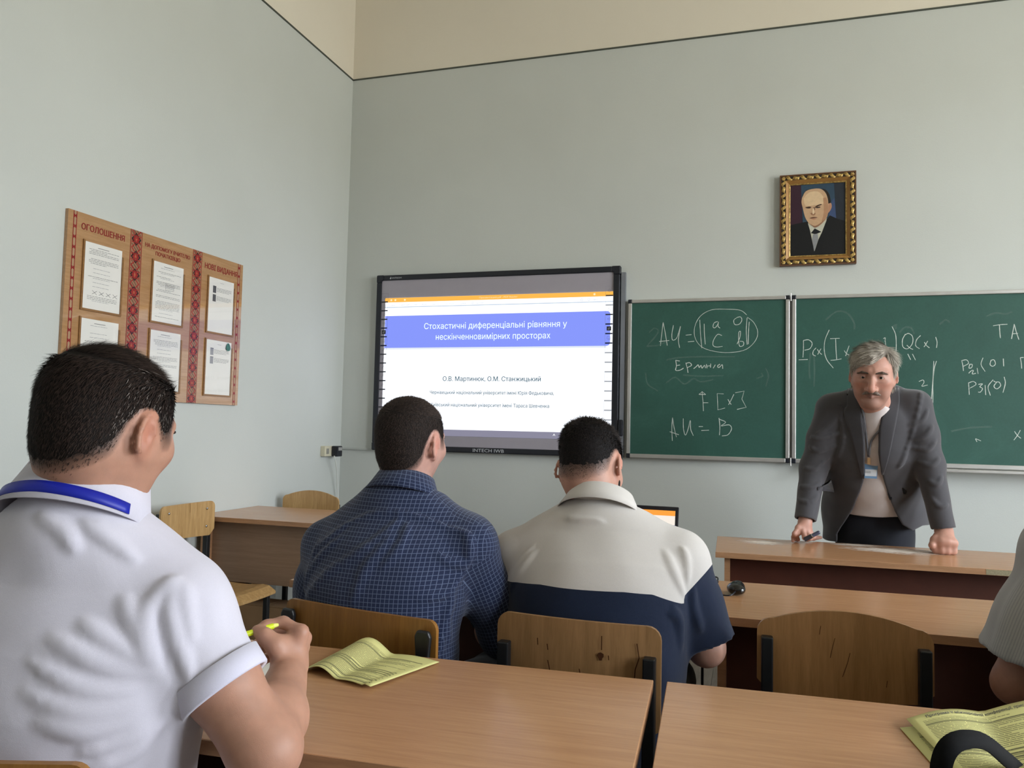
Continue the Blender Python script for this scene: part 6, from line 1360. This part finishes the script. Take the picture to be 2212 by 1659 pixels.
# black bag with a webbing handle at the lower edge
BAGM = fabric('black_webbing', '0b0c0e', .9, 700, .1, .0); bag = empty('shoulder_bag', tuple(Q(2200, 1760)), label='black webbing strap of a bag rising from the desk edge', cat='bag')
bo = np.array(bag.location); sp_ = [dep(2030, 1720, 1.03), dep(2034, 1650, 1.03), dep(2052, 1612, 1.035), dep(2085, 1597, 1.045), dep(2125, 1602, 1.06), dep(2165, 1632, 1.08), dep(2205, 1672, 1.10), dep(2235, 1730, 1.11)]
sp_ = np.array(smooth_line(sp_, 6)); nr = np.array([unit(-ray(2120, 1640)*.5+Z3*.45+V3(0, -.2, 0)) for _ in sp_]); T_ = np.gradient(sp_, axis=0); nr = np.array([unit(np.cross(np.cross(t, n_), t)) for t, n_ in zip(T_, nr)])
ribbon(sp_-bo, nr, .026, 'strap', BAGM, bag, .0018)
S_ = Sdf(); a0, b0 = Q(2060, 1790)+Z3*.035, Q(2330, 1800)+Z3*.035; S_.cap(a0, b0, .033, .033, .02); S_.cap(a0+V3(0, -.05, 0), b0+V3(0, -.05, 0), .03, .03, .04); S_.cut(lambda p: .7515-p[:, 2]); v_, f_ = S_.mesh(.006); link('bag_body', np_mesh('bag_body', v_-bo, f_), BAGM, bag)
# laptop in front of the man in white and navy
LP = empty('laptop', (-.385, 2.30, .752), R(-2), label='open black laptop showing an orange toolbar, behind the person in white and navy', cat='laptop')
MB().box(-.165, .165, -.12, .115, 0, .017).build('keyboard_base', BLK, LP, bevel=.004); kb = MB()
for r_ in range(4):
    for c_ in range(12): kb.box(-.145+c_*.0245, -.124+c_*.0245, -.02+r_*.026, .002+r_*.026, .017, .019)
kb.build('keys', plain('key_plastic', '0d0e10', .5), LP, kind='stuff')
Rl = Matrix.Rotation(R(-14), 3, 'X'); lid = MB().box(-.165, .165, 0, .008, 0, .232, Rl, (0, .112, .018)).build('lid', BLK, LP, bevel=.003)
def lidp(x, z, o_=.0006): p = Rl @ Vector((x, -o_, z)); return (p.x, p.y+.112, p.z+.018)
for nm, mt, z0, z1, o_ in (('screen', emit('laptop_white', 'f6ece0', .9), .014, .219, .0005), ('screen_toolbar', emit('laptop_orange', 'f29a3c', 1.0), .203, .219, .0009), ('screen_banner', emit('laptop_blue', '6f7fe0', .8), .13, .175, .0009)):
    MB().poly([lidp(-.155, z0, o_), lidp(.155, z0, o_), lidp(.155, z1, o_), lidp(-.155, z1, o_)]).build(nm, mt, lid, fix=False)
# wired black device with its coiled cable
dv = onZ(1590, 1282, .752); DE = empty('wired_mouse', tuple(dv), R(20), label='small black wired device lying on the second-row desk', cat='mouse')
S_ = Sdf(); S_.ell((0, 0, .014), (.026, .036, .018), None, .01); S_.ell((.012, .018, .018), (.018, .02, .016), None, .012); S_.cut(lambda p: -p[:, 2]); v_, f_ = S_.mesh(.0035); link('mouse_body', np_mesh('mouse_body', v_, f_), plain('glossy_black', '0e0f11', .2, .6), DE)
MB().tube([(-.004, .004, .0325), (.004, .004, .0325)], .004, 10).build('scroll_wheel', plain('rubber_grey', '2a2b2d', .7), DE)
pts = [(-.012, -.03, .012), (-.035, -.055, .006), (-.06, -.045, .005), (-.075, -.01, .006), (-.06, .02, .012)]
for i in range(22): a_ = i*.95; pts.append((-.085+.030*math.cos(a_), .0+.022*math.sin(a_), .010+.0016*i+.004*math.sin(a_*1.7)))
MB().tube([tuple(p) for p in smooth_line(pts, 4)], .0022, 8).build('cable', BLK, DE, smooth=True)
# cardboard box on the floor under the corner desk
bx_ = onZ(603, 1290, .26); CB = empty('cardboard_box', (-2.36, 3.545, 0), R(0), label='low brown cardboard box on the floor under the corner desk', cat='box'); KR = plain('kraft_card', 'a58766', .8, .2, var=.08)
MB().box(-.16, .16, -.075, .075, 0, .290).build('carton', KR, CB, bevel=.003); MB().box(-.16, -.004, -.077, .077, .291, .294).build('flap', KR, CB); MB().box(.004, .16, -.077, .077, .291, .294).build('flap', KR, CB); MB().box(-.02, .02, -.0765, -.0755, .15, .19).build('handle_hole', plain('dark_card', '3c2f24', .9), CB)
# black power cable hanging behind the second-row desk
pc = [onZ(1487, 1440, .60), onZ(1494, 1460, .5), onZ(1492, 1490, .35)]; pts = [(-.139, 2.42, .74), (-.139, 2.44, .6), (-.138, 2.44, .4), (-.135, 2.42, .15), (-.12, 2.38, .008), (.1, 2.3, .008)]
MB().tube([tuple(p) for p in smooth_line(pts, 5)], .004, 8).build('power_cable', BLK, smooth=True, label='black cable hanging down between the two second-row desks', cat='cable')
